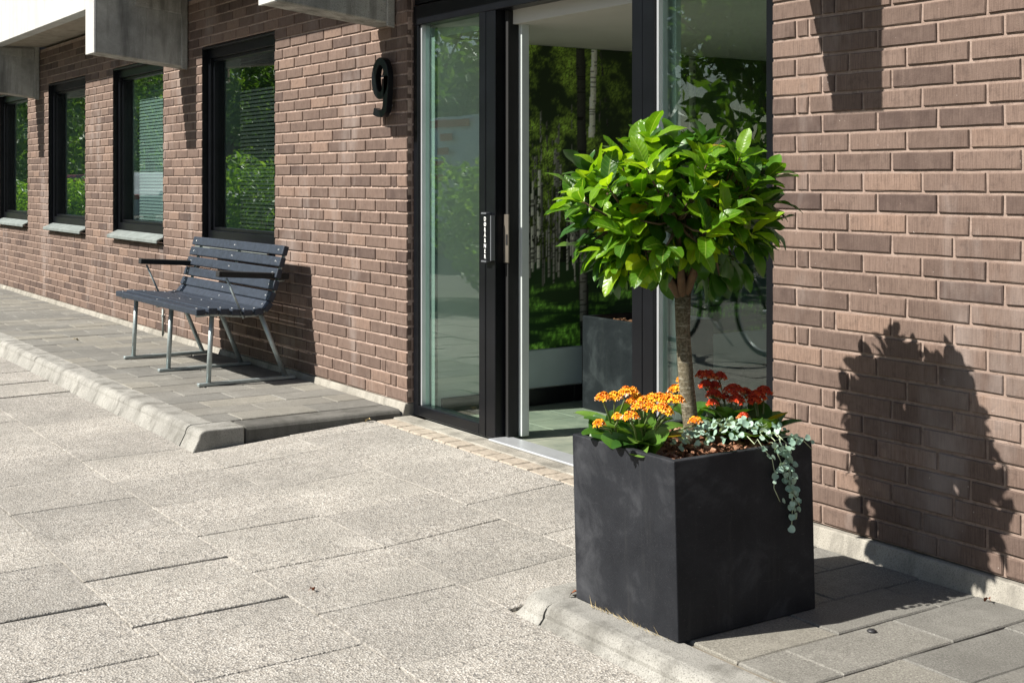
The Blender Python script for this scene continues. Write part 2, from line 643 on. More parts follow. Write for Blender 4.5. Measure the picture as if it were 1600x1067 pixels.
row_y = [-0.198, -0.672, -1.167, -1.662, -2.157, -2.652, -3.147]
for r in range(6):
    y1, y0 = row_y[r], row_y[r + 1]
    off = {0: -.985, 1: -.735, 2: -.742, 3: -.96, 4: -.70, 5: -.95}[r] if r != 3 else -.955
    k0, k1 = -16, 5
    for k in range(k0, k1):
        x0 = off + .513 * k
        x1 = x0 + .513
        if r < 2:
            lo, hi = X_L + .012, .06
        else:
            lo, hi = -7.6, 2.0
        a, b = max(x0, lo), min(x1, hi)
        if b - a < .06:
            continue
        j = .0016
        me = slab_mesh('slab', a + j, b - j, y0 + j, y1 - j, street_z, M['slab'], ch=.0025, rag=.0018,
                       dz=random.uniform(-.002, .0035), tilt=(random.uniform(-.010, .010), random.uniform(-.003, .003)))
        link('slab', me, street)

# row of paving bricks and the concrete strip under the doors
x = X_L + .02
while x < .05:
    me = slab_mesh('paving_brick', x + .004, x + .112, -.192, -.088, street_z, M['soldier'], ch=.006, rag=.002, dz=random.uniform(0, .003))
    link('paving_brick', me, street)
    x += .1165
tag(MB().box(X_L + .004, .10, -.084, .026, -.02, .059).build('threshold_strip', M['plinth'], None, .006),
    'pale concrete strip below the glazed entrance', 'threshold', kind='structure')


# ---- raised pavements
def kerb_profile(zs, zt, n=7):
    """outline of a kerb stone (outward distance from its back, z): battered face, rounded nose"""
    wd = .165
    pts = [(0, zs - .06), (0, zt)]
    r = .038
    face_top = wd - .035
    for k in range(n):
        a = math.pi / 2 * (1 - k / (n - 1))
        pts.append((face_top - r + r * math.cos(a), zt - r + r * math.sin(a)))
    pts += [(wd, zs - .012), (wd, zs - .06)]
    return pts


def kerb_stone(parent, name, p0, p1, outward, zs, zt):
    """straight kerb stone from p0 to p1 (xy on the back line), bulging towards outward"""
    prof = kerb_profile(zs, zt)
    P0, P1, o = Vector((*p0, 0)), Vector((*p1, 0)), Vector((*outward, 0))
    mb = MB()
    n = len(prof)
    seg = 5
    V = []
    for i in range(seg + 1):
        b = P0.lerp(P1, i / seg)
        for d, z in prof:
            V.append(b + o * (d + random.uniform(-.0012, .0012)) + Vector((0, 0, z + random.uniform(-.001, .001))))
    Fc = [tuple(range(n)), tuple(seg * n + k for k in range(n))[::-1]]
    for i in range(seg):
        for k in range(n):
            k2 = (k + 1) % n
            Fc.append((i * n + k, i * n + k2, (i + 1) * n + k2, (i + 1) * n + k))
    mb.add(V, Fc)
    o_ = mb.build(name, M['kerb'], parent, 0, False)
    return o_


def kerb_corner(parent, name, c, sx, zs, zt, ax, ay, rr=.03):
    """corner stone: c = inner back corner (xy); runs ax along the wall and ay back to the wall; sx = -1/+1 outward in x"""
    prof = kerb_profile(zs, zt)
    path = [((c[0] - sx * ax, c[1]), (0, -1))]
    for k in range(7):
        a = math.pi / 2 * k / 6
        path.append(((c[0], c[1]), (sx * math.sin(a), -math.cos(a))))
    path.append(((c[0], c[1] + ay), (sx, 0)))
    mb = MB()
    n = len(prof)
    V = []
    for i, (b, o) in enumerate(path):
        sq = 1.0
        if 0 < i < len(path) - 1:
            # square the quarter turn up to a tight corner radius
            ca = max(abs(o[0]), abs(o[1]))
            sq = min(1 / ca, 1 + rr * 9)
        for d, z in prof:
            V.append((b[0] + o[0] * d * sq, b[1] + o[1] * d * sq, z))
    Fc = [tuple(range(n)), tuple((len(path) - 1) * n + k for k in range(n))[::-1]]
    for i in range(len(path) - 1):
        for k in range(n):
            k2 = (k + 1) % n
            Fc.append((i * n + k, i * n + k2, (i + 1) * n + k2, (i + 1) * n + k))
    mb.add(V, Fc)
    return mb.build(name, M['kerb'], parent)


def pavement(name, label, x0, x1, zt, sx, phase, klabel):
    """raised pavement: bed, pavers, kerb; sx: side of the open end (+1 right end, -1 left end)"""
    yb = -1.005
    bd = MB().box(x0, x1, yb, -.03, -.06, zt - .010)
    pv = tag(bd.build(name, m_plain('joint_sand_' + name, (.17, .15, .12), .95, 0, .1, .3)), label, 'pavement', kind='structure')
    px, py = .2115, .4225
    i0, i1 = int((x0 - phase) / px) - 1, int((x1 - phase) / px) + 1
    for i in range(i0, i1 + 1):
        a, b = phase + i * px, phase + (i + 1) * px
        a, b = max(a, x0 + .002), min(b, x1 - .002)
        if b - a < .04:
            continue
        y = -.205 - (.2112 if i % 2 else 0) + py
        while y > yb:
            ya, ybb = max(y - py, yb + .002), min(y, -.033)
            if ybb - ya > .03:
                j = .0022
                me = slab_mesh('paver', a + j, b - j, ya + j, ybb - j, lambda X, Y: zt, M['paver'], ch=.004, rag=.0018,
                               dz=random.uniform(-.002, .002), tilt=(random.uniform(-.008, .008), random.uniform(-.003, .003)), depth=.03)
                link('paver', me, pv)
            y -= py
    return pv


pav_l = pavement('raised_pavement', 'grey paver strip carrying the bench along the windows', -16.0, X_L - .165, ZP_L, 1, -2.88, '')
pav_r = pavement('raised_pavement', 'grey paver strip carrying the black planter', .165 + .035, 3.4, ZP_R, -1, .676, '')

k_l = thing('kerb', (-2.9, -1.1, 0), 'rounded concrete kerb edging the pavement under the bench', 'kerb')
zs_l = street_z(0, -1.15)


def end_block(parent, name, x0, x1, y_back, zs, zt):
    """corner stone: battered rounded front, upright end face with an eased arris"""
    prof = kerb_profile(zs, zt)
    pts = [(-1.005 - d, z) for d, z in prof[1:]]
    pts = [(y_back, zs - .06), (y_back, zt)] + pts + []
    return MB().prism(pts, 'x', x0, x1).build(name, M['kerb'], parent, .007, False, 2)


end_block(k_l, 'corner_stone', X_L - .185, X_L + .002, -.902, zs_l, ZP_L)
a = X_L - .191
while a > -16:
    kerb_stone(k_l, 'kerb_stone', (a - .995, -1.005), (a, -1.005), (0, -1), zs_l, ZP_L + random.uniform(-.002, .002))
    a -= 1.0
MB().prism([(X_L - .165, -.03), (X_L - .165, ZP_L), (X_L - .026, ZP_L), (X_L - .010, ZP_L - .005), (X_L - .001, ZP_L - .02), (X_L + .004, -.03)], 'y', -.896, -.032).build('kerb_stone', M['kerb_shaded'], k_l, .006, False, 2)  # end stone gets the copy with shade painted into its colour

k_r = thing('kerb', (.2, -1.1, 0), 'rounded concrete kerb edging the pavement under the planter, with an open joint', 'kerb')
kerb_corner(k_r, 'corner_stone', (.200, -1.030), -1, -.006, ZP_R - .004, .035, .12, .01)
a = .246
while a < 3.4:
    kerb_stone(k_r, 'kerb_stone', (a, -1.030), (min(a + .992, 3.4), -1.030), (0, -1), -.006, ZP_R + random.uniform(-.002, .002))
    a += 1.0
kerb_stone(k_r, 'kerb_stone', (.200, -.03), (.200, -.900), (-1, 0), .02, ZP_R)
link('bedding', MB().box(.201, 3.39, -1.028, -1.004, -.05, ZP_R - .012).mesh('bedding', M['kerb']), k_r)

# ================================================================== THE BUILDING
bld = thing('office_building', (-2.0, 0.15, 0), 'brown brick office building with glazed entrance, black windows and concrete brackets', 'building')
COURSE = .066667
Z0 = 0.126
NROW = 37
Z_TOP = 2.62
WIN_R = [-4.43 - 2.16 * k for k in range(5)]          # right edges of the window openings
WIN_W = 1.31
WIN_Z0, WIN_Z1 = Z0 + 10 * COURSE, Z0 + 32 * COURSE
XW0, XW1 = -16.0, 3.4
# mortar walls behind the bricks
wl = MB()
wl.box(XW0, X_L, .007, .30, Z0 - .0, WIN_Z0)
wl.box(XW0, X_L, .007, .30, WIN_Z1, Z_TOP)
edges = [X_L] + [e for wr in WIN_R for e in (wr, wr - WIN_W)] + [XW0]
for k in range(0, len(edges) - 1, 2):
    if edges[k] > edges[k + 1]:
        wl.box(edges[k + 1], edges[k], .0075, .30, WIN_Z0, WIN_Z1)
wall_l = tag(wl.build('wall', M['mortar_bloom'], bld), 'long brown brick wall with the windows')
wr_ = MB().box(X_R, XW1, .007, .30, Z0, Z_TOP)
wall_r = tag(wr_.build('wall', M['mortar'], bld), 'brown brick wall beside the planter')

BR_H = .0555


def brick_mesh(L, var):
    """a brick with chamfered, slightly uneven front arrises; origin at its lower front left corner"""
    rnd = random.Random(var * 31 + int(L * 1000))
    c = .0030
    y0 = rnd.uniform(-.0012, .0012)
    def P(x, y, z, j=.0012):
        return (x + rnd.uniform(-j, j), y, z + rnd.uniform(-j, j))
    zm = [0, BR_H]
    fr = []
    nx = 4
    outer, inner = [], []
    for k in range(nx + 1):
        outer.append(P(L * k / nx, c, 0))
    for k in range(nx + 1):
        outer.append(P(L * (1 - k / nx), c, BR_H))
    for k in range(nx + 1):
        inner.append((c + (L - 2 * c) * k / nx, y0 + rnd.uniform(-.0006, .0006), c + rnd.uniform(-.0008, .0008)))
    for k in range(nx + 1):
        inner.append((c + (L - 2 * c) * (1 - k / nx), y0 + rnd.uniform(-.0006, .0006), BR_H - c + rnd.uniform(-.0008, .0008)))
    n = len(outer)
    V = inner + outer + [(p[0], .03, p[2]) for p in outer]
    Fc = []
    for k in range(nx):
        Fc.append((k, k + 1, n - 2 - k, n - 1 - k))
    for k in range(n):
        k2 = (k + 1) % n
        Fc.append((n + k, n + k2, k2, k))
        Fc.append((2 * n + k, 2 * n + k2, n + k2, n + k))
    return V, Fc


BM = {}


def brick_data(L, v, mat='brick'):
    key = (round(L, 3), v, mat)
    if key not in BM:
        V, Fc = brick_mesh(L, v)
        BM[key] = raw_mesh('brick', V, Fc, M[mat])
    return BM[key]


def lay(courses, x_edge, sgn, limit, openings):
    """quarter-bond courses starting at a wall end; returns list of (x_left, z, length)"""
    out = []
    for r in range(courses):
        z = Z0 + r * COURSE + .0
        ph = (courses - 1 - r) % 4
        first = {0: [.228], 1: [.108], 2: [.228, .048], 3: [.108, .048]}[ph]
        pos = 0.0
        k = 0
        while pos < limit:
            L = first[k] if k < len(first) else .228
            a, b = pos, min(pos + L, limit)
            segs = [(a, b)]
            for (o0, o1, z0, z1) in openings:
                if z + BR_H > z0 + .01 and z < z1 - .01:
                    ns = []
                    for (s0, s1) in segs:
                        if s1 <= o0 or s0 >= o1:
                            ns.append((s0, s1))
                            continue
                        if s0 < o0:
                            ns.append((s0, o0))
                        if s1 > o1:
                            ns.append((o1, s1))
                    segs = ns
            for (s0, s1) in segs:
                if s1 - s0 > .022:
                    xl = x_edge + s0 if sgn > 0 else x_edge - s1
                    out.append((xl, z + .0055, s1 - s0))
            pos += L + .012
            k += 1
    return out


def place_bricks(lst, parent, keep, mat='brick'):
    def score(b):
        return (Vector((b[0] + b[2] / 2, 0, b[1])) - CAM).length + (50 if b[1] > 2.45 else 0) - b[2] * .2
    lst = sorted(lst, key=score)
    for i, (x, z, L) in enumerate(lst[:keep]):
        o = link('brick', brick_data(L, i % 7, mat), parent)
        o.location = (x, random.uniform(-.001, .001), z)
    rest = lst[keep:]
    if rest:
        V, Fc, T = [], [], []
        for i, (x, z, L) in enumerate(rest):
            v, f = brick_mesh(L, i % 7)
            b = len(V)
            V += [(p[0] + x, p[1], p[2] + z) for p in v]
            Fc += [tuple(k + b for k in q) for q in f]
            T += [random.random()] * len(v)
        me = raw_mesh('distant_bricks', V, Fc, M['brick_far'])
        at = me.attributes.new('tone', 'FLOAT', 'POINT')
        at.data.foreach_set('value', T)
        tag(link('distant_bricks', me, parent), kind='stuff')


ops = [(X_L - wr, X_L - wr + WIN_W, WIN_Z0, WIN_Z1) for wr in WIN_R]
place_bricks(lay(NROW, X_L, -1, X_L - XW0, ops), wall_l, 300, 'brick_bloom')
place_bricks(lay(NROW, X_R, 1, XW1 - X_R, []), wall_r, 300)
# brick return in the entrance reveal: left wall end
for r in range(NROW):
    z = Z0 + r * COURSE + .0055
    o = link('brick', brick_data(.108, r % 7, 'brick_bloom'), wall_l)
    o.rotation_euler = (0, 0, math.radians(90))
    o.location = (X_L + .004, .034, z)
# plinths
link('plinth', MB().prism([(-.030, .04), (-.006, Z0 - .004), (.30, Z0 - .001), (.30, .04)], 'x', XW0, X_L - .002).mesh('plinth', M['plinth'], .003), wall_l)
link('plinth', MB().prism([(-.045, .0), (-.014, Z0 - .006), (.30, Z0 - .001), (.30, .0)], 'x', .002, XW1).mesh('plinth', M['plinth'], .004), wall_r)

# ---- windows
def window(k):
    x1 = WIN_R[k]
    x0 = x1 - WIN_W
    z0, z1 = WIN_Z0 + .085, WIN_Z1 - .012
    fr = MB()
    fy0, fy1 = .045, .15
    sw = .055
    fr.box(x0 + .004, x1 - .004, fy0, fy1, z1 - .075, z1)
    fr.box(x0 + .004, x1 - .004, fy0, fy1, z0, z0 + .06)
    fr.box(x0 + .004, x0 + sw, fy0, fy1, z0 + .0602, z1 - .0752)
    fr.box(x1 - sw, x1 - .004, fy0, fy1, z0 + .0602, z1 - .0752)
    fr.box(x0 + .001, x0 + .0038, .002, fy1, z0 - .08, z1 + .004)
    fr.box(x1 - .0038, x1 - .001, .002, fy1, z0 - .08, z1 + .004)
    fr.box(x0 + .004, x1 - .004, .004, fy0 - .001, z1 - .010, z1 + .003)
    wf = fr.build('window', M['black'], bld, .003)
    # inner sash with its bead
    sa = MB()
    bx0, bx1, bz0, bz1 = x0 + sw + .001, x1 - sw - .001, z0 + .061, z1 - .076
    for q in ((bx0, bx1, bz1 - .022, bz1), (bx0, bx1, bz0, bz0 + .022)):
        sa.box(q[0], q[1], .066, .13, q[2], q[3])
    for q in ((bx0, bx0 + .022), (bx1 - .022, bx1)):
        sa.box(q[0], q[1], .066, .13, bz0 + .0222, bz1 - .0222)
    sa.build('sash', M['black'], wf, .002)
    MB().box(bx0 + .02, bx1 - .02, .092, .098, bz0 + .02, bz1 - .02).build('pane', M['glass'], wf)
    # zinc sill
    yb, yf = .044, -.052
    zt = z0 - .004
    sl = MB().prism([(yb, zt), (yf, zt - .040), (yf, zt - .066), (yf + .012, zt - .066), (yf + .012, zt - .050), (yb, zt - .014)], 'x', x0 - .004 if False else x0 + .002, x1 - .002)
    sl.build('sill', M['zinc'], wf, .002)
    # pale inside reveal boards
    jb = MB()
    jb.box(x0 - .02, x0 + .075, .155, .40, z0, z1)
    jb.box(x0 + .076, x1, .155, .42, z0 - .04, z0 + .012)
    jb.build('inside_reveal', M['reveal'], wf)
    # blinds
    drop = {0: 1.0, 1: 1.0, 2: .12, 3: .35, 4: .2}[k]
    bl = MB()
    n = int(44 * drop)
    ang = {0: 1.1, 1: 1.2}.get(k, .3)
    for i in range(n):
        zz = z1 - .09 - i * .0275
        if zz < z0 + .08:
            break
        R = Matrix.Rotation(ang, 3, 'X')
        bl.obox(((x0 + x1) / 2 + (0 if k == 1 else .03), .20 if k == 1 else .24, zz), (WIN_W - (.17 if k == 1 else .22), .030, .0012), R)
    bl.box(x0 + .14, x1 - .08, .225, .255, z1 - .075, z1 - .045)
    tag(bl.build('blind', M['blind'] if k else M['blind_dark'], wf), 'lowered venetian blind behind the pane' if drop == 1 else 'venetian blind drawn up under the window head')
    return wf


for k in range(4):
    window(k)
# fifth opening lies outside the frame: closed with a window too
window(4)

# ---- concrete slab, fascia and brackets
for (a, b) in ((XW0, -10.60), (-10.395, -6.235), (-6.025, -3.025), (-2.815, .14), (.322, XW1)):
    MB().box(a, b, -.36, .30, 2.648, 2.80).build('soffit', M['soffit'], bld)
    tag(MB().box(a + .001, b - .001, -.47, -.362, 2.632, 3.55).build('fascia', M['fascia'], bld, .006), 'bright white stippled concrete parapet piece')


def bracket(xr, wd=.205):
    zf, zw, zt = 1.30 + .908, 1.30 + .832, 3.0
    b = MB()
    b.prism([(-.672, zf), (.006, zw), (.006, zt), (-.672, zt)], 'x', xr - wd, xr)
    o = b.build('bracket', M['beam'], bld, .006)
    # raised rim round the recessed side panel
    rim = MB()
    for X0, X1 in ((xr + .0005, xr + .016),):
        rim.prism([(-.052, zw - .012), (-.006, zw - .020), (-.006, zt), (-.052, zt)], 'x', X0, X1)
        rim.prism([(-.40, 2.56), (-.054, 2.52), (-.054, 2.63), (-.40, 2.63)], 'x', X0, X1)
    rim.build('rim', M['beam'], o, .004)
    # front cheek plate, slightly proud
    MB().prism([(-.690, zf - .004), (-.6725, zf - .004), (-.6725, zt), (-.690, zt)], 'x', xr - wd - .004, xr + .003).build('front_face', M['fascia'], o, .003)
    return o


for xr in (-10.40, -6.03, -2.82, .32):
    bracket(xr)

# ---- house number
def nine_mesh(x0, z0, wd, ht, y0, y1):
    """a 9 cut from thick plate: closed bowl and a tail that hooks back at the foot"""
    st = .050
    cx, rx = x0 + wd / 2, wd / 2 - st / 2
    ry = ht * .285
    cz = z0 + ht - ry - st * .42
    mb = MB()

    def ribbon(path, closed):
        n = len(path)
        A, B = [], []
        for i, p in enumerate(path):
            q0 = path[(i - 1) % n] if closed or i > 0 else path[i]
            q1 = path[(i + 1) % n] if closed or i < n - 1 else path[i]
            t = Vector((q1[0] - q0[0], q1[1] - q0[1])).normalized()
            nn = Vector((-t.y, t.x)) * st / 2
            A.append((p[0] + nn.x, p[1] + nn.y * .8))
            B.append((p[0] - nn.x, p[1] - nn.y * .8))
        V = [(a[0], y0, a[1]) for a in A] + [(b[0], y0, b[1]) for b in B] + [(a[0], y1, a[1]) for a in A] + [(b[0], y1, b[1]) for b in B]
        Fc = []
        for i in range(n if closed else n - 1):
            k = (i + 1) % n
            Fc += [(i, k, n + k, n + i), (2 * n + i, 3 * n + i, 3 * n + k, 2 * n + k), (i, 2 * n + i, 2 * n + k, k), (n + i, n + k, 3 * n + k, 3 * n + i)]
        if not closed:
            Fc += [(0, n, 3 * n, 2 * n), (n - 1, 3 * n - 1, 4 * n - 1, 2 * n - 1)]
        mb.add(V, Fc)
    ribbon([(cx + rx * math.cos(a), cz + ry * math.sin(a)) for a in [k * 2 * math.pi / 36 for k in range(36)]], True)
    bz_ = z0 + st * .42
    tail = [(cx + rx, cz + .01)]
    for k in range(1, 9):
        s_ = k / 8
        tail.append((cx + rx - .012 * s_ ** 2, cz - (cz - bz_ - .055) * s_))
    for k in range(1, 10):
        a = -math.pi / 2 * k / 9
        tail.append((cx + .010 + (rx - .022) * math.cos(a), bz_ + .055 + .055 * math.sin(a)))
    tail += [(cx - .03, bz_ + .004), (cx - rx - .004, bz_ + .016)]
    ribbon(tail, False)
    return mb.mesh('digit', M['black'], .002)


me = nine_mesh(-2.978, 1.634, .190, .325, -.058, -.024)
num = thing('house_number', (-2.88, -.03, 1.63), 'black raised house number 9 on the brick wall beside the entrance', 'house number')
link('digit', me, num)
sp = MB()
for (dx, dz) in ((-2.925, 1.86), (-2.85, 1.86), (-2.85, 1.70)):
    sp.tube([(dx, -.026, dz), (dx, .004, dz)], .006, 8)
sp.build('standoff', M['alu'], num)


# ---- glazed entrance
ent = MB()
YF0, YF1 = .034, .115
ZB, ZH = .062, 2.112
ent.box(X_L + .014, -2.627, YF0, YF1, ZB, ZH)                      # left stile
ent.box(-2.6268, -2.0252, YF0, YF1, ZB, .118)                      # bottom rail, left panel
ent.box(-2.025, -1.968, YF0, YF1, ZB, ZH)                          # mullion
ent.box(-1.964, -1.882, YF0 + .002, YF1 + .04, ZB, ZH)             # door post
ent.box(-.842, -.775, YF0 + .001, YF1, ZB, ZH)                     # mullion right of the opening
ent.box(-.771, -.702, YF0, YF1, ZB, ZH)
ent.box(-.7018, -.0672, YF0, YF1, ZB, .118)
ent.box(-.067, .02, YF0, YF1, ZB, ZH)
ent.box(X_L + .014, .02, YF0 - .002, YF1, ZH - .0005, 2.215)
frame = tag(ent.build('entrance_frame', M['black'], bld, .003), 'black metal frame of the glazed entrance')
hd = MB()
hd.box(X_L + .014, .02, YF0 + .006, YF1, 2.222, 2.624)
hd.build('head', M['black'], frame, .003)
MB().box(-2.6265, -2.612, .05, .10, .119, ZH - .001).build('glazing_bead', M['alu'], frame)
MB().box(-.7015, -.687, .05, .10, .119, ZH - .001).build('glazing_bead', M['alu'], frame)
MB().box(-2.6115, -2.0255, .072, .080, .119, ZH - .001).build('pane', M['glass_door'], frame)
MB().box(-.6865, -.0675, .072, .080, .119, ZH - .001).build('pane', M['glass_door'], frame)
MB().box(-1.880, -.844, -.004, .118, .060, .071).build('threshold', M['alu'], frame, .003)
# door leaf edge / jamb
MB().box(-1.878, -1.850, .09, .150, .072, ZH - .002).build('gasket', M['rubber'], frame)
MB().box(-1.905, -1.826, .152, .195, .072, ZH - .002).build('jamb', M['palegrey'], frame, .002)
sk = MB().box(-1.879, -1.838, .082, .0895, .905, 1.135)
sp_ = sk.build('strike_plate', M['brass'], frame, .001)
MB().box(-1.855, -1.842, .079, .0822, .99, 1.04).build('latch_slot', M['rubber'], sp_)
# door-opener button with its vertical lettering
opn = MB().box(-1.957, -1.890, .010, .034, .915, 1.135)
ob = opn.build('door_opener', M['black'], frame, .003)
MB().box(-1.960, -1.915, .006, .0335, 1.136, 1.144).build('clip', M['dullalu'], ob)
MB().box(-1.960, -1.915, .006, .0335, .906, .914).build('clip', M['dullalu'], ob)
MB().box(-1.888, -1.880, .012, .034, .915, 1.130).build('edge_strip', M['dullalu'], ob)
white_print = m_plain('white_print', (.80, .80, .78), .5)
for i, chh in enumerate('DØRÅBNER'):
    c2 = bpy.data.curves.new('letter', 'FONT')
    c2.body = chh
    c2.size = .0275
    c2.align_x = 'CENTER'
    c2.extrude = .0004
    c2.offset = .0003
    t2 = bpy.data.objects.new('tmp', c2)
    COL.objects.link(t2)
    dg = bpy.context.evaluated_depsgraph_get()
    ml = bpy.data.meshes.new_from_object(t2.evaluated_get(dg))
    bpy.data.objects.remove(t2)
    zb = 1.104 - i * .0258
    for v in ml.vertices:
        p = v.co.copy()
        v.co = (-1.930 + p.x * .9, .0095 - p.z, zb + p.y)
    ml.materials.clear()
    ml.materials.append(white_print)
    link('letter', ml, ob)

# ---- the lobby behind the glass
LX = -2.57
lob = MB()
lob.box(LX - .10, LX, .12, 2.9, .0, 2.30)
lw = tag(lob.build('lobby_wall', M['white']), 'white side wall of the lobby behind the glass', 'wall', kind='structure')
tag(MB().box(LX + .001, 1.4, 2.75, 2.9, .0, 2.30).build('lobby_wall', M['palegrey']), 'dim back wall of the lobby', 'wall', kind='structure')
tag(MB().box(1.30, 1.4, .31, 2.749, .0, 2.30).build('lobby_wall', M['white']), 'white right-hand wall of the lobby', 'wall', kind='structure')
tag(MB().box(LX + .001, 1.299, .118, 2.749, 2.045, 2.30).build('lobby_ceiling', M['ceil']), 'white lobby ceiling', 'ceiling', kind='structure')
lf = tag(MB().box(LX + .001, 1.299, .02, 2.749, -.03, .050).build('lobby_floor', m_plain('grout', (.42, .42, .38), .9)), 'slate tiled lobby floor', 'floor', kind='structure')
for i in range(10):
    for j in range(5):
        x0 = LX + .004 + i * .40
        y0 = .122 + j * .60 - (.3 if i % 2 else 0)
        a, b = max(y0, .122), min(y0 + .595, 2.745)
        if x0 + .395 > 1.29 or b - a < .05:
            continue
        link('floor_tile', slab_mesh('floor_tile', x0, x0 + .395, a, b, lambda X, Y: .0585, M['lobby_tile'], ch=.002, rag=.0004, depth=.006), lf)
# skirting tiles and pale panel on the mural wall
for j in range(6):
    link('skirting_tile', MB().box(LX + .0005, LX + .012, .14 + j * .43, .14 + j * .43 + .426, .0605, .152).mesh('skirting_tile', M['tile_black'], .001), lw)
link('wall_panel', MB().box(LX + .0005, LX + .014, .50, 2.74, .158, .364).mesh('wall_panel', M['panel'], .002), lw)
MB().box(-2.6115, -2.566, .1005, .1165, .0605, 2.10).build('trim', M['reveal'], frame)
# white pier just behind the fixed pane
tag(MB().box(-.795, -.668, .125, .150, .0595, 2.044).build('lobby_pier', M['palegrey']), 'narrow pale board close behind the right-hand entrance pane', 'pier', kind='structure')

# birch-forest photo mural: print painted as colours on a fine sheet
MY0, MY1, MZ0, MZ1 = .50, 2.70, .368, 2.042
NYm, NZm = 330, 250
yy = np.linspace(0, 1, NYm)[None, :].repeat(NZm, 0)
zz = np.linspace(0, 1, NZm)[:, None].repeat(NYm, 1)


def vnoise(ny, nz, sy, sz, seed):
    r = np.random.default_rng(seed)
    gA = r.random((sz + 2, sy + 2))
    a = np.linspace(0, sy, ny)
    b = np.linspace(0, sz, nz)
    ia, ib = a.astype(int), b.astype(int)
    fa_, fb = a - ia, b - ib
    fa_ = fa_ * fa_ * (3 - 2 * fa_)
    fb = fb * fb * (3 - 2 * fb)
    g00 = gA[ib][:, ia]
    g10 = gA[ib][:, ia + 1]
    g01 = gA[ib + 1][:, ia]
    g11 = gA[ib + 1][:, ia + 1]
    return (g00 * (1 - fa_) + g10 * fa_) * (1 - fb)[:, None] + (g01 * (1 - fa_) + g11 * fa_) * fb[:, None]


def fbm(sy, sz, seed, oct=4):
    o = np.zeros((NZm, NYm))
    amp = 1
    tot = 0
    for i in range(oct):
        o += amp * vnoise(NYm, NZm, min(sy * 2 ** i, NYm), min(sz * 2 ** i, NZm), seed + i)
        tot += amp
        amp *= .62
    return o / tot


img = np.zeros((NZm, NYm, 3))
fol = fbm(14, 11, 3, 5)
fine = RNG.random((NZm, NYm))
canopy = np.clip((fol - .40) * 3.4, 0, 1) * (.15 + 1.5 * fine * fine + .5 * (vnoise(NYm, NZm, 150, 110, 8) > .5))
shade = 1.3 * np.clip(1.15 - 1.25 * np.abs(yy - .13) - .35 * (yy > .2), .10, 1.2)
img[..., 0] = .012 + .155 * canopy * shade
img[..., 1] = .020 + .235 * canopy * shade
img[..., 2] = .008 + .030 * canopy * shade
HZ = .285                                           # forest floor starts here
deep = np.clip((.62 - zz) / .2, 0, 1)[..., None]
img *= 1 - .80 * deep * (zz > HZ)[..., None]
gr = fbm(5, 26, 40, 4)
gl = 1.5 * np.clip((gr - .45) * 4.2, 0, 1) * (.4 + 1.0 * fine) * np.clip(.35 + fbm(3, 3, 77, 2) * 1.1, 0, 1.2)
gl = gl * (.25 + 1.5 * vnoise(NYm, NZm, 160, 60, 14) ** 2 * 1.6)
grass = np.stack([.010 + .085 * gl, .026 + .19 * gl, .008 + .022 * gl], -1)
img = np.where((zz < HZ + .02 * (fol - .5))[..., None], grass, img)
rt = np.random.default_rng(11)


def trunk(y, w_, z0, z1, lum, lean=0, dark=False):
    c = y + lean * (zz - z0)
    d = np.abs(yy - c) / w_
    msk = (d < 1) & (zz > z0) & (zz < z1)
    mark = RNG.random((NZm, 1)).repeat(NYm, 1) < .22
    mk = mark & (vnoise(NYm, NZm, 60, 40, int(y * 1000)) > .45)
    val = lum * (1 - .6 * np.clip((yy - c) / w_, -.3, 1)) * (.8 + .35 * fine)
    val = np.where(mk, val * .2, val)
    msk = msk & ~((vnoise(NYm, NZm, 90, 70, 5 + int(y * 997)) > .62 - .28 * np.clip((zz - .35) / .5, 0, 1)) & (zz > .34) & (w_ < .008))
    if dark:
        val = val * .12
    for ch_, kf in enumerate((1.0, .98, .88)):
        img[..., ch_] = np.where(msk, val * kf, img[..., ch_])


for i in range(84):
    y = rt.uniform(.02, .30) if i < 56 else rt.uniform(.3, 1)
    trunk(y, rt.uniform(.0015, .0036), rt.choice([rt.uniform(.275, .31), rt.uniform(.20, .30)]), rt.uniform(.42, .85), rt.choice([.07, .12, .2, .34]) * rt.uniform(.8, 1.1) * (1 if y < .3 else .35), rt.uniform(-.02, .02))
trunk(.052, .0050, .215, .86, .42, -.004)
trunk(.118, .0050, .262, .60, .40, .012)
trunk(.100, .0042, .268, .58, .34, .006)
trunk(.262, .014, .0, 1.0, .20, -.012, True)
trunk(.285, .0095, .70, 1.0, .48, .03)
trunk(.258, .010, .08, .40, .13, 0)
trunk(.62, .012, .1, 1.0, .16, .01)
trunk(.80, .006, .2, 1.0, .18, .01)
trunk(.86, .005, .2, .9, .15, -.01)
for i in range(10):
    trunk(rt.uniform(.3, 1), .003, .3, 1, .03, rt.uniform(-.1, .1))
V = [(LX + .0035, MY0 + (MY1 - MY0) * j / (NYm - 1), MZ0 + (MZ1 - MZ0) * i / (NZm - 1)) for i in range(NZm) for j in range(NYm)]
Fc = [(i * NYm + j, i * NYm + j + 1, (i + 1) * NYm + j + 1, (i + 1) * NYm + j) for i in range(NZm - 1) for j in range(NYm - 1)]
mm = raw_mesh('forest_mural', V, Fc, m_vcol('mural_print', 'print', .45))
ca = mm.color_attributes.new('print', 'FLOAT_COLOR', 'POINT')
buf = np.ones((NZm * NYm, 4), dtype=np.float32)
buf[:, :3] = np.clip(img * 2.0, 0, 1).reshape(-1, 3)
ca.data.foreach_set('color', buf.ravel())
mur = thing('forest_mural', (LX + .003, 1.6, MZ0), 'large photo mural of a birch wood on the lobby wall', 'mural')
link('print', mm, mur)

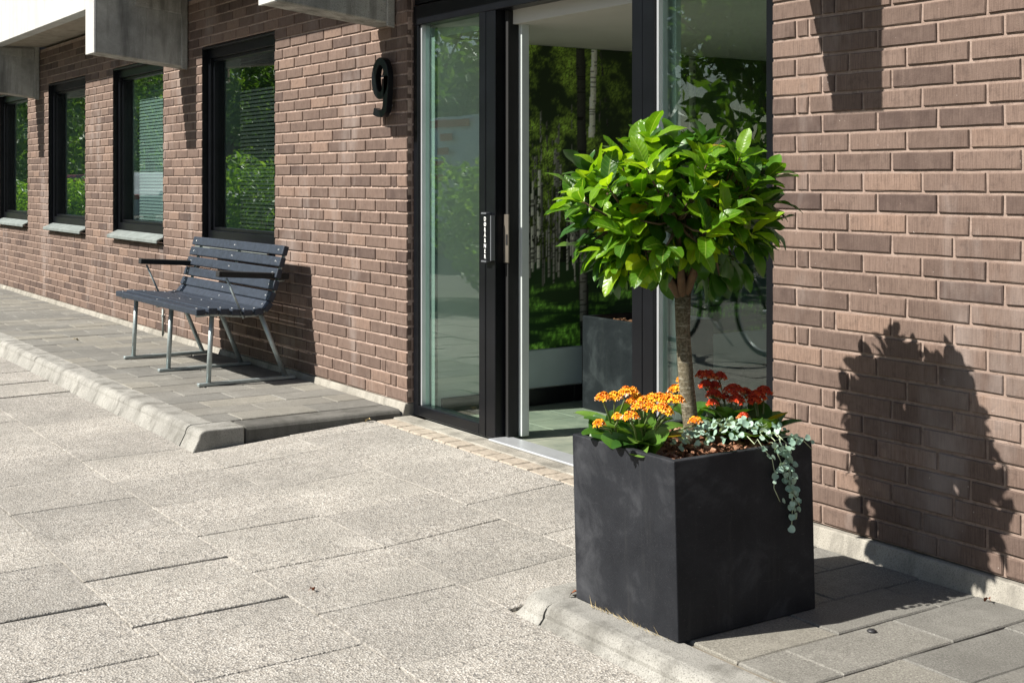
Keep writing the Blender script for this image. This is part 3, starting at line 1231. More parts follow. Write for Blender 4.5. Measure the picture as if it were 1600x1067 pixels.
# lobby planter
def planter_box(name, parent, x0, x1, y0, y1, z0, z1, wall=.028, shear=0.0):
    def P(x, y, z):
        return (x, y - shear * (z - z0), z)
    zi = z1 - .075
    o = [(x0, y0), (x1, y0), (x1, y1), (x0, y1)]
    i_ = [(x0 + wall, y0 + wall), (x1 - wall, y0 + wall), (x1 - wall, y1 - wall), (x0 + wall, y1 - wall)]
    V = [P(*p, z0) for p in o] + [P(*p, z1) for p in o] + [P(*p, z1) for p in i_] + [P(*p, zi) for p in i_]
    Fc = [(3, 2, 1, 0), (12, 13, 14, 15)]
    for k in range(4):
        k2 = (k + 1) % 4
        Fc += [(k, k2, 4 + k2, 4 + k), (4 + k, 4 + k2, 8 + k2, 8 + k), (8 + k, 8 + k2, 12 + k2, 12 + k)]
    return MB().add(V, Fc).build(name, M['planter'], parent, .0035, False, 2)


def bark_bed(name, parent, x0, x1, y0, y1, z, n, seed):
    r = random.Random(seed)
    V, Fc = [], []
    base = [(x0, y0, z - .012), (x1, y0, z - .012), (x1, y1, z - .012), (x0, y1, z - .012)]
    V += base
    Fc.append((0, 1, 2, 3))
    for _ in range(n):
        c = Vector((r.uniform(x0 + .015, x1 - .015), r.uniform(y0 + .015, y1 - .015), z + r.uniform(-.012, .008)))
        R = Euler((r.uniform(-.7, .7), r.uniform(-.7, .7), r.uniform(0, 6.3))).to_matrix()
        a, b_, h = r.uniform(.008, .019), r.uniform(.005, .011), r.uniform(.003, .007)
        pts = []
        for sx, sy, sz in ((-1, -1, -1), (1, -1, -1), (1, 1, -1), (-1, 1, -1), (-1, -1, 1), (1, -1, 1), (1, 1, 1), (-1, 1, 1)):
            pts.append(c + R @ Vector((sx * a * r.uniform(.55, 1), sy * b_ * r.uniform(.5, 1), sz * h * r.uniform(.5, 1))))
        k = len(V)
        V += [tuple(p) for p in pts]
        Fc += [tuple(q + k for q in f) for f in [(3, 2, 1, 0), (4, 5, 6, 7), (0, 1, 5, 4), (1, 2, 6, 5), (2, 3, 7, 6), (3, 0, 4, 7)]]
    o = link(name, raw_mesh(name, V, Fc, M['bark']), parent)
    return tag(o, kind='stuff')


ip = thing('lobby_planter', (-2.1, 1.16, .059), 'dark stone planter filled with bark inside the lobby', 'planter')
planter_box('box', ip, -2.362, -1.86, .91, 1.41, .059, .562)
bark_bed('bark_mulch', ip, -2.330, -1.89, .94, 1.38, .535, 220, 5)
pd = MB().box(-2.53, -2.44, 1.03, 1.12, .059, .47)
tag(pd.build('dark_post', M['black'], None, .004), 'short black post between mural and lobby planter', 'post')

# dim office rooms behind the windows
rm = MB()
rm.add([(XW0, 3.6, 0), (LX - .12, 3.6, 0), (LX - .12, 3.6, 2.6), (XW0, 3.6, 2.6)], [(0, 1, 2, 3)])
rm.add([(XW0, .31, .05), (LX - .12, .31, .05), (LX - .12, 3.6, .05), (XW0, 3.6, .05)], [(0, 1, 2, 3)])
rm.add([(XW0, .31, 2.55), (LX - .12, .31, 2.55), (LX - .12, 3.6, 2.55), (XW0, 3.6, 2.55)], [(0, 1, 2, 3)])
rm.add([(XW0, .31, 0), (XW0, 3.6, 0), (XW0, 3.6, 2.6), (XW0, .31, 2.6)], [(0, 1, 2, 3)])
rm.add([(LX - .12, .31, 0), (LX - .12, 3.6, 0), (LX - .12, 3.6, 2.6), (LX - .12, .31, 2.6)], [(0, 1, 2, 3)])
tag(rm.build('office_room', M['dark_room']), 'dim office interior behind the windows', 'room', kind='structure')
# roof deck so that no daylight leaks into lobby and offices
tag(MB().box(XW0, XW1, .302, 4.2, 2.64, 2.80).build('roof_deck', M['beam']), 'concrete floor deck above the ground storey', 'deck', kind='structure')
link('end_wall', MB().box(XW1 - .25, XW1, .302, 4.2, -.05, 2.638).mesh('end_wall', M['mortar']), bld)
link('back_wall', MB().box(XW0, XW1, 4.0, 4.2, -.05, 2.638).mesh('back_wall', M['mortar']), bld)
link('end_wall', MB().box(XW0, XW0 + .2, .302, 3.99, -.05, 2.638).mesh('end_wall', M['mortar']), bld)

# thin conduit at the wall foot behind the bench
cd = thing('conduit', (-5.9, -.02, ZP_L), 'thin grey conduit running up the wall behind the bench', 'conduit')
cp = on_y(255, 525, -.012)
MB().tube([(cp.x, -.014, ZP_L + .002), (cp.x, -.014, ZP_L + .21)], .009, 8).build('pipe', M['zinc'], cd, 0, True)
MB().box(cp.x - .014, cp.x + .014, -.024, .001, ZP_L + .15, ZP_L + .162).build('clip', M['zinc'], cd)

# ================================================================== THE BENCH
BX0, BX1 = -5.465, -3.915
LEGS = (-3.985, -4.69, -5.395)
bz = ZP_L
bench = thing('park_bench', (-4.69, -.36, ZP_L), 'slatted charcoal bench with three galvanised frames under the window', 'bench')
SL = [(-.674, .440, 0), (-.602, .444, -2), (-.530, .438, -3), (-.458, .430, -3), (-.386, .423, -3), (-.316, .424, 8),
      (-.256, .452, 48), (-.232, .508, 66), (-.209, .575, 72), (-.188, .645, 73), (-.168, .712, 73), (-.148, .780, 73)]
for (sy, sz, ang) in SL:
    R = Matrix.Rotation(math.radians(ang), 3, 'X')
    mb = MB().obox(((BX0 + BX1) / 2, sy, bz + sz), (BX1 - BX0, .058, .036), R)
    s_o = mb.build('slat', M['slat'], bench, .006, False, 2)
    bo = MB()
    nrm = R @ Vector((0, 0, 1))
    if ang > 30:
        nrm = nrm if nrm.y < 0 else -nrm
    for lx in LEGS:
        p = Vector((lx + .0, sy, bz + sz)) + nrm * .0175
        bo.tube([p, p + nrm * .0025], [.0065, .0045], 8)
    bo.build('bolt', M['bolt'], s_o)
for lx in LEGS:
    fr = MB()
    # curved flat bar under seat and behind back
    path = []
    for (sy, sz, ang) in SL:
        nrm = Matrix.Rotation(math.radians(ang), 3, 'X') @ Vector((0, 0, 1))
        nrm = nrm if (ang > 30 and nrm.y < 0) or ang <= 30 else -nrm
        path.append(Vector((lx, sy, bz + sz)) - nrm * .027)
    for p, q in zip(path[:-1], path[1:]):
        d = q - p
        an = math.atan2(d.z, d.y)
        fr.obox((p + q) / 2, (.034, d.length + .008, .011), Matrix.Rotation(an, 3, 'X'))
    fr.build('curved_bar', M['steel'], bench, .002)
    MB().tube([(lx, -.604, bz + .020), (lx, -.583, bz + .412)], .0145, 14).build('leg', M['steel'], bench, 0, True)
    MB().tube([(lx, -.122, bz + .022), (lx, -.278, bz + .398)], .0145, 14).build('leg', M['steel'], bench, 0, True)
    MB().box(lx - .016, lx + .016, -.668, -.058, bz + .003, bz + .022).build('runner', M['steel'], bench, .003)
for lx, sg in ((LEGS[0], 1), (LEGS[2], -1)):
    R = Matrix.Rotation(math.radians(-4), 3, 'X')
    MB().obox((lx + sg * .018, -.335, bz + .640), (.056, .445, .036), R).build('armrest', M['rubber'], bench, .006, False, 2)
    MB().tube([(lx + sg * .030, -.505, bz + .628), (lx + sg * .030, -.398, bz + .388)], .0065, 10).build('arm_strut', M['steel'], bench, 0, True)
    MB().tube([(lx + sg * .02, -.20, bz + .598), (lx + sg * .02, -.135, bz + .600)], .007, 8).build('arm_pin', M['steel'], bench, 0, True)

# ================================================================== THE PLANTER WITH ITS PLANTS
PX0, PX1, PY0, PY1 = .245, .706, -1.046, -.526
PZ0, PZ1 = ZP_R + .0015, ZP_R + .490
SH = .030
plt = thing('planter', ((PX0 + PX1) / 2, (PY0 + PY1) / 2, PZ0), 'large black cubic stone planter standing on the kerbed pavement', 'planter')
planter_box('box', plt, PX0, PX1, PY0, PY1, PZ0, PZ1, .024, SH)
SOIL = PZ1 - .022
bark_bed('bark_mulch', plt, PX0 + .027, PX1 - .027, PY0 + .010, PY1 - .045, SOIL, 460, 9)
TC = Vector(((PX0 + PX1) / 2 - .012, (PY0 + PY1) / 2 - .005, SOIL))

# ---- laurel standard
tree = thing('laurel_tree', tuple(TC), 'small round-headed laurel tree with glossy green leaves growing from the black planter', 'tree')
trunk_top = Vector((.440, -.800, 0.965))
tp = [TC + Vector((.005, .0, -.03)), TC + Vector((.004, 0, .05)), TC.lerp(trunk_top, .4) + Vector((-.004, 0, 0)), TC.lerp(trunk_top, .75) + Vector((-.008, 0, 0)), trunk_top]
tk = MB().tube(tp, [.0265, .0235, .0225, .0215, .0245], 18).build('trunk', M['trunk'], tree, 0, True)
CC = Vector((.432, -.832, 1.215))
CR = Vector((.272, .325, .222))
rc = random.Random(21)
tips = []
N_T = 122
for i in range(N_T):
    ph = math.acos(1 - 1.90 * (i + .5) / N_T)
    az = i * 2.39996 + rc.uniform(-.25, .25)
    d = Vector((math.sin(ph) * math.cos(az), math.sin(ph) * math.sin(az), math.cos(ph)))
    k = rc.uniform(.70, 1.04) if i % 5 else rc.uniform(.45, .65)
    tips.append((CC + Vector((d.x * CR.x * k, d.y * CR.y * k, d.z * CR.z * k)), d))
br = MB()
mains = []
for i in range(7):
    az = i * 2 * math.pi / 7 + .3
    e = CC + Vector((math.cos(az) * .13, math.sin(az) * .13, rc.uniform(-.06, .04)))
    mid = trunk_top.lerp(e, .5) + Vector((0, 0, -.02))
    br.tube([trunk_top + Vector((0, 0, -.02)), mid, e], [.015, .010, .006], 8)
    mains.append((mid, e))
for p, d in tips:
    s0 = min((e for _, e in mains), key=lambda e: (e - p).length)
    br.tube([s0, s0.lerp(p, .5) + Vector((0, 0, -.01)), p], [.005, .0035, .0024], 6)
br.build('branch', M['twig'], tk, 0, True)


def leaf_geo(L, W, fold, curl, twist, nl=9):
    """obovate leaf with a folded midrib; base at origin, pointing +Y, upper face +Z"""
    V, Fc = [], []
    for i in range(nl + 1):
        s = i / nl
        wd = W * .5 * (max(0, 1 - abs(2 * s ** .72 - 1.0) ** 2.3) ** .72 if s > .5 else max(0, 1 - abs(2 * s ** .72 - 1.0) ** 1.7) ** .9) * (.72 + .36 * s) if 0 < i < nl else .0012
        a = curl * s
        y = L * (math.sin(a) / curl if abs(curl) > 1e-4 else s)
        z = -L * ((1 - math.cos(a)) / curl if abs(curl) > 1e-4 else 0)
        tw = twist * s
        for side in (-1, -.5, 0, .5, 1):
            xx = wd * side
            zf = abs(xx) * fold + (.0022 * math.sin(s * 13 + fold * 40 + side) * abs(side) ** 2)
            V.append((xx * math.cos(tw) - zf * math.sin(tw), y, z + zf * math.cos(tw) + xx * math.sin(tw)))
    for i in range(nl):
        for k in range(4):
            a = i * 5 + k
            Fc.append((a, a + 1, a + 6, a + 5))
    # short stalk
    b = len(V)
    V += [(-.0012, -.012, -.001), (.0012, -.012, -.001), (.0012, .004, 0), (-.0012, .004, 0)]
    Fc.append((b, b + 1, b + 2, b + 3))
    return V, Fc


LV = []
for i in range(14):
    r_ = random.Random(100 + i)
    LV.append(leaf_geo(r_.uniform(.076, .108), r_.uniform(.046, .060), r_.uniform(.12, .38), r_.uniform(.10, .9), r_.uniform(-.3, .3)))
LM = [raw_mesh('leaf', v, f, M['leaf'], True) for v, f in LV]
for me in LM:
    n_ = len(me.vertices)
    U = [(-1, -.5, 0, .5, 1)[i % 5] if i < n_ - 4 else .3 for i in range(n_)]
    W2 = [(i // 5) / 9 if i < n_ - 4 else 0 for i in range(n_)]
    me.attributes.new('lu', 'FLOAT', 'POINT').data.foreach_set('value', U)
    me.attributes.new('lv', 'FLOAT', 'POINT').data.foreach_set('value', W2)


def frame_to(d, up):
    y = d.normalized()
    z = (up - y * up.dot(y))
    z = z.normalized() if z.length > 1e-4 else Vector((0, 0, 1))
    x = y.cross(z)
    return Matrix((x, y, z)).transposed()


leaves = []
for ti, (p, d) in enumerate(tips):
    axis = (d * .8 + Vector((0, 0, .55)) + Vector((rc.uniform(-.3, .3), rc.uniform(-.3, .3), rc.uniform(-.2, .2)))).normalized()
    n = rc.randint(6, 8)
    az0 = rc.uniform(0, 6.28)
    R0 = axis.to_track_quat('Z', 'Y').to_matrix()
    for k in range(n):
        az = az0 + k * 2.39996
        el = .25 + .75 * (k / n) + rc.uniform(-.15, .15)      # inner ones stand up, outer ones spread
        ld = R0 @ Vector((math.cos(az) * math.cos(1.35 - el), math.sin(az) * math.cos(1.35 - el), math.sin(1.35 - el)))
        if p.z < CC.z - .08:
            ld = (ld + Vector((0, 0, -.45)) + d * .3).normalized()
        up = axis * .7 + Vector((0, 0, .8)) - ld * .2
        base = p - axis * (.006 * k) + ld * .008
        leaves.append((base, frame_to(ld, up) @ Matrix.Rotation(rc.uniform(-.5, .5), 3, 'Y'), rc.randrange(14), rc.choice([rc.uniform(.6, .8), rc.uniform(.85, 1.1), rc.uniform(.9, 1.15)])))


def vis(l):
    c = l[0] + l[1] @ Vector((0, .05, 0))
    return (c - CAM).length - .25 * (c.z - CC.z) - .35 * ((c - CC).length)


leaves.sort(key=vis)
for (b, R, k, s) in leaves[:300]:
    o = link('leaf', LM[k], tree)
    o.location = b
    o.rotation_euler = R.to_euler()
    o.scale = (s, s, s)
V, Fc, T = [], [], []
for (b, R, k, s) in leaves[300:]:
    v, f = LV[k]
    q = len(V)
    V += [tuple(b + R @ (Vector(p) * s)) for p in v]
    Fc += [tuple(j + q for j in g_) for g_ in f]
    T += [random.random()] * len(v)
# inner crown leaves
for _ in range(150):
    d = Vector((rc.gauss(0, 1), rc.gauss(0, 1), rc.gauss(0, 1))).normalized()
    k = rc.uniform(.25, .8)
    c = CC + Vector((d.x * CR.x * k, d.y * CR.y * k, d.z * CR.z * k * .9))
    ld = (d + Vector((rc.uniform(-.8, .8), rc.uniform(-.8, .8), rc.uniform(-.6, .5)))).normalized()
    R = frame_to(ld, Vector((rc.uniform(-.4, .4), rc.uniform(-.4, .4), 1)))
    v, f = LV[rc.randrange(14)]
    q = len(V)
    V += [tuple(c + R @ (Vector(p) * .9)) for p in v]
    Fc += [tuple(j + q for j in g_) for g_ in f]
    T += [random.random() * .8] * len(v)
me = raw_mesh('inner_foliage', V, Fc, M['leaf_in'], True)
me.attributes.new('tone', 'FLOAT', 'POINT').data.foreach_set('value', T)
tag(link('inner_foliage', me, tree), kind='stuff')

# ---- kalanchoes
def m_flower(name, stops):
    t = NT(name)
    a = t.nt.nodes.new('ShaderNodeAttribute')
    a.attribute_name = 'tone'
    t.set(t.ramp(a.outputs['Fac'], stops), .55, spec=.3)
    return t.m


FL_O = m_flower('orange_flower', [(0, (.66, .15, .008)), (.4, (.80, .30, .008)), (.85, (.86, .46, .025)), (.92, (.80, .50, .30)), (1, (.75, .55, .42))])
FL_R = m_flower('red_flower', [(0, (.30, .012, .004)), (.5, (.50, .028, .005)), (.85, (.62, .075, .008)), (.95, (.75, .25, .06)), (1, (.75, .5, .35))])


def cluster(c, rad, mat, parent, seed, n=34):
    """domed head of small four-petalled flowers and buds"""
    r = random.Random(seed)
    V, Fc, T = [], [], []
    for i in range(n):
        a = i * 2.39996
        q = math.sqrt((i + .5) / n)
        p = Vector((math.cos(a) * q * rad, math.sin(a) * q * rad, rad * .75 * (1 - q * q) + r.uniform(-.004, .003)))
        nrm = Vector((p.x * .9, p.y * .9, rad * .75)).normalized()
        R = nrm.to_track_quat('Z', 'Y').to_matrix() @ Matrix.Rotation(r.uniform(0, 1.57), 3, 'Z')
        tone = r.uniform(0, .85) if q < .86 else r.uniform(.5, 1.0)
        if q > .88 and r.random() < .6:            # bud
            k = len(V)
            for pt in ((.0, 0, .006), (.002, 0, .002), (0, .002, .002), (-.002, 0, .002), (0, -.002, .002), (0, 0, -.002)):
                V.append(tuple(c + p + R @ Vector(pt)))
            Fc += [(k, k + 1, k + 2), (k, k + 2, k + 3), (k, k + 3, k + 4), (k, k + 4, k + 1), (k + 5, k + 2, k + 1), (k + 5, k + 3, k + 2), (k + 5, k + 4, k + 3), (k + 5, k + 1, k + 4)]
            T += [r.uniform(.9, 1)] * 6
            continue
        for j in range(4):
            Rj = R @ Matrix.Rotation(j * math.pi / 2, 3, 'Z')
            k = len(V)
            for pt in ((0, 0, 0), (.0033, .0032, .0030), (0, .0082, .0008), (-.0033, .0032, .0030)):
                V.append(tuple(c + p + Rj @ Vector(pt)))
            Fc.append((k, k + 1, k + 2, k + 3))
            T += [tone] * 4
        k = len(V)                                  # tube below
        for j in range(4):
            an = j * math.pi / 2
            V.append(tuple(c + p + R @ Vector((.0014 * math.cos(an), .0014 * math.sin(an), .001))))
            V.append(tuple(c + p + R @ Vector((.0008 * math.cos(an), .0008 * math.sin(an), -.009))))
            T += [.9, .9]
        for j in range(4):
            j2 = (j + 1) % 4
            Fc.append((k + 2 * j, k + 2 * j2, k + 2 * j2 + 1, k + 2 * j + 1))
    me = raw_mesh('flower_head', V, Fc, mat)
    me.attributes.new('tone', 'FLOAT', 'POINT').data.foreach_set('value', T)
    return link('flower_head', me, parent)


def kal_leaf_geo(L, W, fold, curl):
    V, Fc = [], []
    nl = 9
    for i in range(nl + 1):
        s = i / nl
        wd = W * .5 * (math.sin(math.pi * min(.985, .06 + .90 * s ** .9)) ** .55)
        wd *= 1 + (.07 * math.cos(s * 30))          # scalloped edge
        a = curl * s
        y = L * math.sin(a) / curl
        z = -L * (1 - math.cos(a)) / curl
        for side in (-1, -.5, 0, .5, 1):
            V.append((wd * side, y, z + abs(wd * side) * fold + (.002 if abs(side) == 1 else 0)))
    for i in range(nl):
        for k in range(4):
            a = i * 5 + k
            Fc.append((a, a + 1, a + 6, a + 5))
    return V, Fc


KL = [raw_mesh('leaf', *kal_leaf_geo(random.Random(i).uniform(.085, .118), random.Random(i + 9).uniform(.056, .074), .25, random.Random(i + 5).uniform(.2, .9)), M['kal_leaf'], True) for i in range(6)]


def kalanchoe(name, label, base, heads, mat, nleaf, seed, bias=(0, 0), front=()):
    t = thing(name, tuple(base), label, 'flowering plant', 'flowering succulents in the planter')
    r = random.Random(seed)
    st = MB()
    for (c, rad) in heads:
        mid = base.lerp(c, .55) + Vector((r.uniform(-.006, .006), r.uniform(-.006, .006), .008))
        st.tube([base + Vector((r.uniform(-.015, .015), r.uniform(-.015, .015), -.01)), mid, c - Vector((0, 0, .012))], [.0035, .003, .0022], 6)
        for k in range(5):
            a = k * 1.257
            st.tube([c - Vector((0, 0, .016)), c + Vector((math.cos(a) * rad * .6, math.sin(a) * rad * .6, 0))], .0011, 4, False)
    st.build('stem', M['kal_stem'], t, 0, True)
    for i, (c, rad) in enumerate(heads):
        cluster(c - Vector((0, 0, rad * .3)), rad * 1.18, mat, t, seed * 50 + i, int(24 + rad * 1300))
    for (off, d, sc) in front:
        o = link('leaf', KL[r.randrange(6)], t)
        o.location = base + Vector(off)
        d = Vector(d).normalized()
        o.rotation_euler = frame_to(d, Vector((.5, -.6, .5)) - d * .2).to_euler()
        o.scale = (sc, sc, sc)
    for i in range(nleaf):
        az = i * 2.39996 + r.uniform(-.3, .3)
        el = r.uniform(.25, .75) + .50 * (i / nleaf)
        d = Vector((math.cos(az) * math.cos(el) + bias[0], math.sin(az) * math.cos(el) + bias[1], math.sin(el)))
        o = link('leaf', KL[r.randrange(6)], t)
        o.location = base + Vector((math.cos(az) * .008, math.sin(az) * .008, .004 + .045 * i / nleaf))
        o.rotation_euler = frame_to(d, Vector((0, 0, 1)) - d * .3).to_euler()
        s = r.uniform(.85, 1.2) * (1.12 if bias[1] < -.05 else 1)
        o.scale = (s, s, s)
    return t


def at(zx, zy, d, sc=6.6667, ox=920, oy=560):
    return CAM + ray(ox + zx / sc, oy + zy / sc) * d


hA = [(at(150, 405, 3.66), .020), (at(268, 398, 3.68), .019), (at(385, 350, 3.72), .021), (at(455, 350, 3.76), .018), (at(505, 405, 3.76), .014),
      (at(440, 448, 3.70), .013), (at(302, 606, 3.62), .012), (at(108, 672, 3.60), .013)]
hB = [(at(435, 600, 3.58), .021), (at(525, 505, 3.62), .019), (at(575, 440, 3.68), .018), (at(640, 500, 3.62), .017), (at(670, 420, 3.70), .022),
      (at(745, 415, 3.70), .021), (at(820, 410, 3.70), .019), (at(915, 430, 3.68), .020), (at(765, 520, 3.58), .022), (at(815, 545, 3.57), .014), (at(1115, 650, 3.60), .016)]
hC = [(at(968, 215, 3.96), .012), (at(905, 325, 3.94), .020), (at(985, 275, 3.95), .014), (at(950, 310, 3.97), .015)]


def at2(zx, zy, d):
    return at(zx, zy, d, 3.81, 1060, 560)


hR = [(at2(140, 95, 4.0), .016), (at2(180, 100, 3.98), .022), (at2(245, 108, 3.98), .019), (at2(165, 158, 3.95), .019), (at2(215, 160, 3.95), .016),
      (at2(212, 212, 3.90), .021), (at2(270, 225, 3.90), .015), (at2(330, 190, 3.90), .030), (at2(400, 200, 3.93), .017), (at2(345, 245, 3.85), .022), (at2(203, 262, 3.84), .014)]
hR2 = [(at2(465, 225, 3.88), .026), (at2(508, 195, 3.92), .022), (at2(455, 250, 3.86), .018), (at2(385, 345, 3.80), .015)]
kalanchoe('kalanchoe', 'orange flowering succulent at the planter corner towards the door', Vector((.348, -.975, SOIL)), hA, FL_O, 9, 3, (-.15, -.1), [((-.02, -.01, .0), (-.55, -.25, .8), 1.05), ((.02, -.01, 0), (.1, -.3, .8), 1.0), ((-.03, -.02, 0), (-.7, -.4, .35), .9)])
kalanchoe('kalanchoe', 'fullest orange flowering succulent with broad leaves in front of the trunk', Vector((.470, -.972, SOIL)), hB, FL_O, 13, 4, (.1, -.2), [((-.02, 0, 0), (-.7, -.15, .75), 1.1), ((-.005, -.02, 0), (-.15, -.3, .9), 1.15), ((.02, -.01, 0), (.25, -.2, .9), 1.15), ((.03, -.02, 0), (.65, -.15, .55), 1.1), ((.02, -.03, .004), (.5, -.45, .25), 1.0), ((-.02, -.03, .004), (-.1, -.5, .3), .85)])
kalanchoe('kalanchoe', 'small orange flowering succulent half hidden behind the tree trunk', Vector((.368, -.690, SOIL)), hC, FL_O, 9, 5)
kalanchoe('kalanchoe', 'red flowering succulent right behind the tree trunk', Vector((.485, -.655, SOIL)), hR, FL_R, 16, 6)
kalanchoe('kalanchoe', 'smaller red flowering succulent above the silver trailing plant', Vector((.585, -.615, SOIL)), hR2, FL_R, 10, 7)

# ---- silver trailing plant
dt = thing('trailing_plant', (.60, -.78, SOIL), 'silvery green round-leaved plant spilling over the planter edge', 'trailing plant')
rd = random.Random(4)


def dich_geo(r):
    V = [(0, 0, 0)]
    n = 12
    for k in range(n + 1):
        a = -2.55 + 5.10 * k / n
        rr = r * (1 + .05 * math.cos(3 * a))
        V.append((rr * math.sin(a), r * .72 + rr * math.cos(a), .28 * rr * abs(math.sin(a)) ** 1.5))
    return V, [(0, k + 1, k + 2) for k in range(n)]


DV = [dich_geo(rr) for rr in (.0062, .0075, .0090)]
m_dich = m_leaf('silver_leaf_single', (.19, .30, .235), (.29, .43, .34), (.42, .56, .455), .5, .2)
_r = m_dich.node_tree
for n_ in _r.nodes:
    if n_.type == 'VALTORGB' and len(n_.color_ramp.elements) == 5:
        n_.color_ramp.elements[3].color = (.45, .58, .48, 1)
        n_.color_ramp.elements[4].color = (.47, .60, .50, 1)
DM = [raw_mesh('leaf', v, f, m_dich, True) for v, f in DV]
dl = []
# carpet on the soil, px outline from the photograph laid on the soil height
for _ in range(230):
    while True:
        x, y = rd.uniform(.44, .735), rd.uniform(-.98, -.55)
        # blob from in front of the red flowers to the planter's right edge
        if ((x - .605) / .125) ** 2 + ((y + .775) / .185) ** 2 < 1:
            break
    z = SOIL + .010 + .062 * max(0, 1 - ((x - .605) / .14) ** 2 - ((y + .775) / .20) ** 2) + rd.uniform(0, .02) + (.022 if x > .66 else 0)
    dl.append((Vector((x, y, z)), Vector((rd.gauss(0, .6), rd.gauss(0, .6) - .25, .75))))
st = MB()
strands = [[(470, 480), (505, 535), (558, 598), (575, 690), (568, 770), (604, 850)],
           [(600, 480), (630, 560), (655, 660), (668, 760), (682, 860), (676, 940), (674, 1012)],
           [(560, 500), (600, 590), (640, 690), (690, 820), (722, 872)],
           [(640, 500), (650, 600), (668, 700), (665, 800), (690, 900), (704, 955)],
           [(620, 470), (690, 455), (740, 485), (796, 540)]]
for si, s_ in enumerate(strands):
    pts = []
    for i, (zx, zy) in enumerate(s_):
        p = on_x(1060 + zx / 3.81, 560 + zy / 3.81, PX1 + (.010 + .006 * math.sin(i * 2 + si)))
        pts.append(p)
    start = Vector((.665, pts[0].y + .01, SOIL + .05))
    allp = [start, Vector((.700, (start.y + pts[0].y) / 2, PZ1 + .012))] + pts
    st.tube(allp, .0013, 5)
    for i in range(len(pts) - 1):
        m_ = {0: 2, 1: 5, 2: 4, 3: 3, 4: 3}[si]
        if i > len(pts) - 3:
            m_ = 1
        if i < 2:
            m_ += 4 if si in (1, 2, 3) else 1
        for k in range(m_):
            p = pts[i].lerp(pts[i + 1], rd.random()) + Vector((rd.uniform(.001, .014), rd.uniform(-.016, .016), rd.uniform(-.004, .004)))
            dl.append((p, Vector((.7, rd.uniform(-.6, .3), rd.uniform(-.1, .9)))))
st.build('stem', M['dstem'], dt, 0, True)
for (p, nrm) in (dl[230:] + dl[:230])[:330]:
    o = link('leaf', DM[rd.randrange(3)], dt)
    o.location = p
    nrm = nrm.normalized()
    side = Vector((rd.uniform(-1, 1), rd.uniform(-1, 1), rd.uniform(-1, .2)))
    o.rotation_euler = frame_to(side - nrm * side.dot(nrm), nrm).to_euler()
    s = rd.uniform(.85, 1.25)
    o.scale = (s, s, s)

# ---- litter
def curl_leaf(name, loc, size, mat, label, rz, cat='leaf'):
    V, Fc = leaf_geo(size, size * .55, .5, 1.4, .6, 5)
    o = link(name, raw_mesh(name, V, Fc, mat, True))
    o.location = loc
    o.rotation_euler = (.1, .2, rz)
    return tag(o, label, cat)


def on_street(x, y):
    r = ray(x, y)
    z = 0.0
    for _ in range(6):
        p = CAM + r * ((z - CAM.z) / r.z)
        z = street_z(p.x, p.y)
    return p


p = on_street(485, 926)
curl_leaf('dry_leaf', p + Vector((0, 0, .014)), .035, M['dry'], 'curled brown leaf lying on the gravel slabs', .6)
p = CAM + ray(896, 923) * ((ZP_R - 1.30) / ray(896, 923).z)
curl_leaf('dry_leaf', Vector((.235, -1.03, ZP_R + .014)), .036, M['dry'], 'orange-brown leaf caught at the planter foot by the open kerb joint', 2.2)
p = CAM + ray(1546, 944) * ((ZP_R - 1.30) / ray(1546, 944).z)
curl_leaf('dry_leaf', p + Vector((0, 0, .016)), .034, M['dry'], 'crumpled brown leaf near the wall foot on the planter pavement', 1.0)
p = CAM + ray(1362, 987) * ((ZP_R - 1.30) / ray(1362, 987).z)
pb = MB().lathe((p.x, p.y, ZP_R + .0035), [(.0005, -.005), (.011, -.004), (.014, 0), (.009, .004), (.0005, .005)], 12)
tag(pb.build('pebble', M['pebble'], None, 0, True), 'small flat black pebble on the pavers beside the planter', 'pebble')
p = CAM + ray(115, 532) * ((ZP_L - 1.30) / ray(115, 532).z)
curl_leaf('dry_leaf', p + Vector((0, 0, .012)), .06, M['straw'], 'pale straw-coloured leaf lying on the pavers left of the bench', .3)
p = Vector((X_L + .05, -.24, .055))
curl_leaf('dry_leaf', p + Vector((0, 0, .016)), .04, M['straw'], 'small yellowish leaf in the corner of kerb and door paving', 1.9)
# withered grass along the planter foot
V, Fc = [], []
for i in range(90):
    x = rd.uniform(PX0 + .08, PX1 - .02)
    y = PY0 - rd.uniform(.001, .012)
    d = Vector((rd.uniform(-1, 1), rd.uniform(-.6, .1), rd.uniform(.05, .5))).normalized() * rd.uniform(.012, .035)
    b = Vector((x, y, ZP_R + .001))
    n = len(V)
    V += [tuple(b), tuple(b + Vector((.0014, .0014, 0))), tuple(b + d)]
    Fc.append((n, n + 1, n + 2))
tag(link('dry_grass', raw_mesh('dry_grass', V, Fc, M['straw'])), 'withered grass along the foot of the planter', 'grass', kind='stuff')

# ================================================================== ACROSS THE STREET (seen mirrored in the panes)
M['shrub'] = m_leaf('shrub_leaf', (.07, .17, .02), (.15, .31, .03), (.28, .45, .06), .35, .5, 'tone')
M['treeleaf'] = m_leaf('tree_leaf', (.035, .09, .015), (.07, .16, .02), (.15, .26, .03), .45, .5, 'tone')


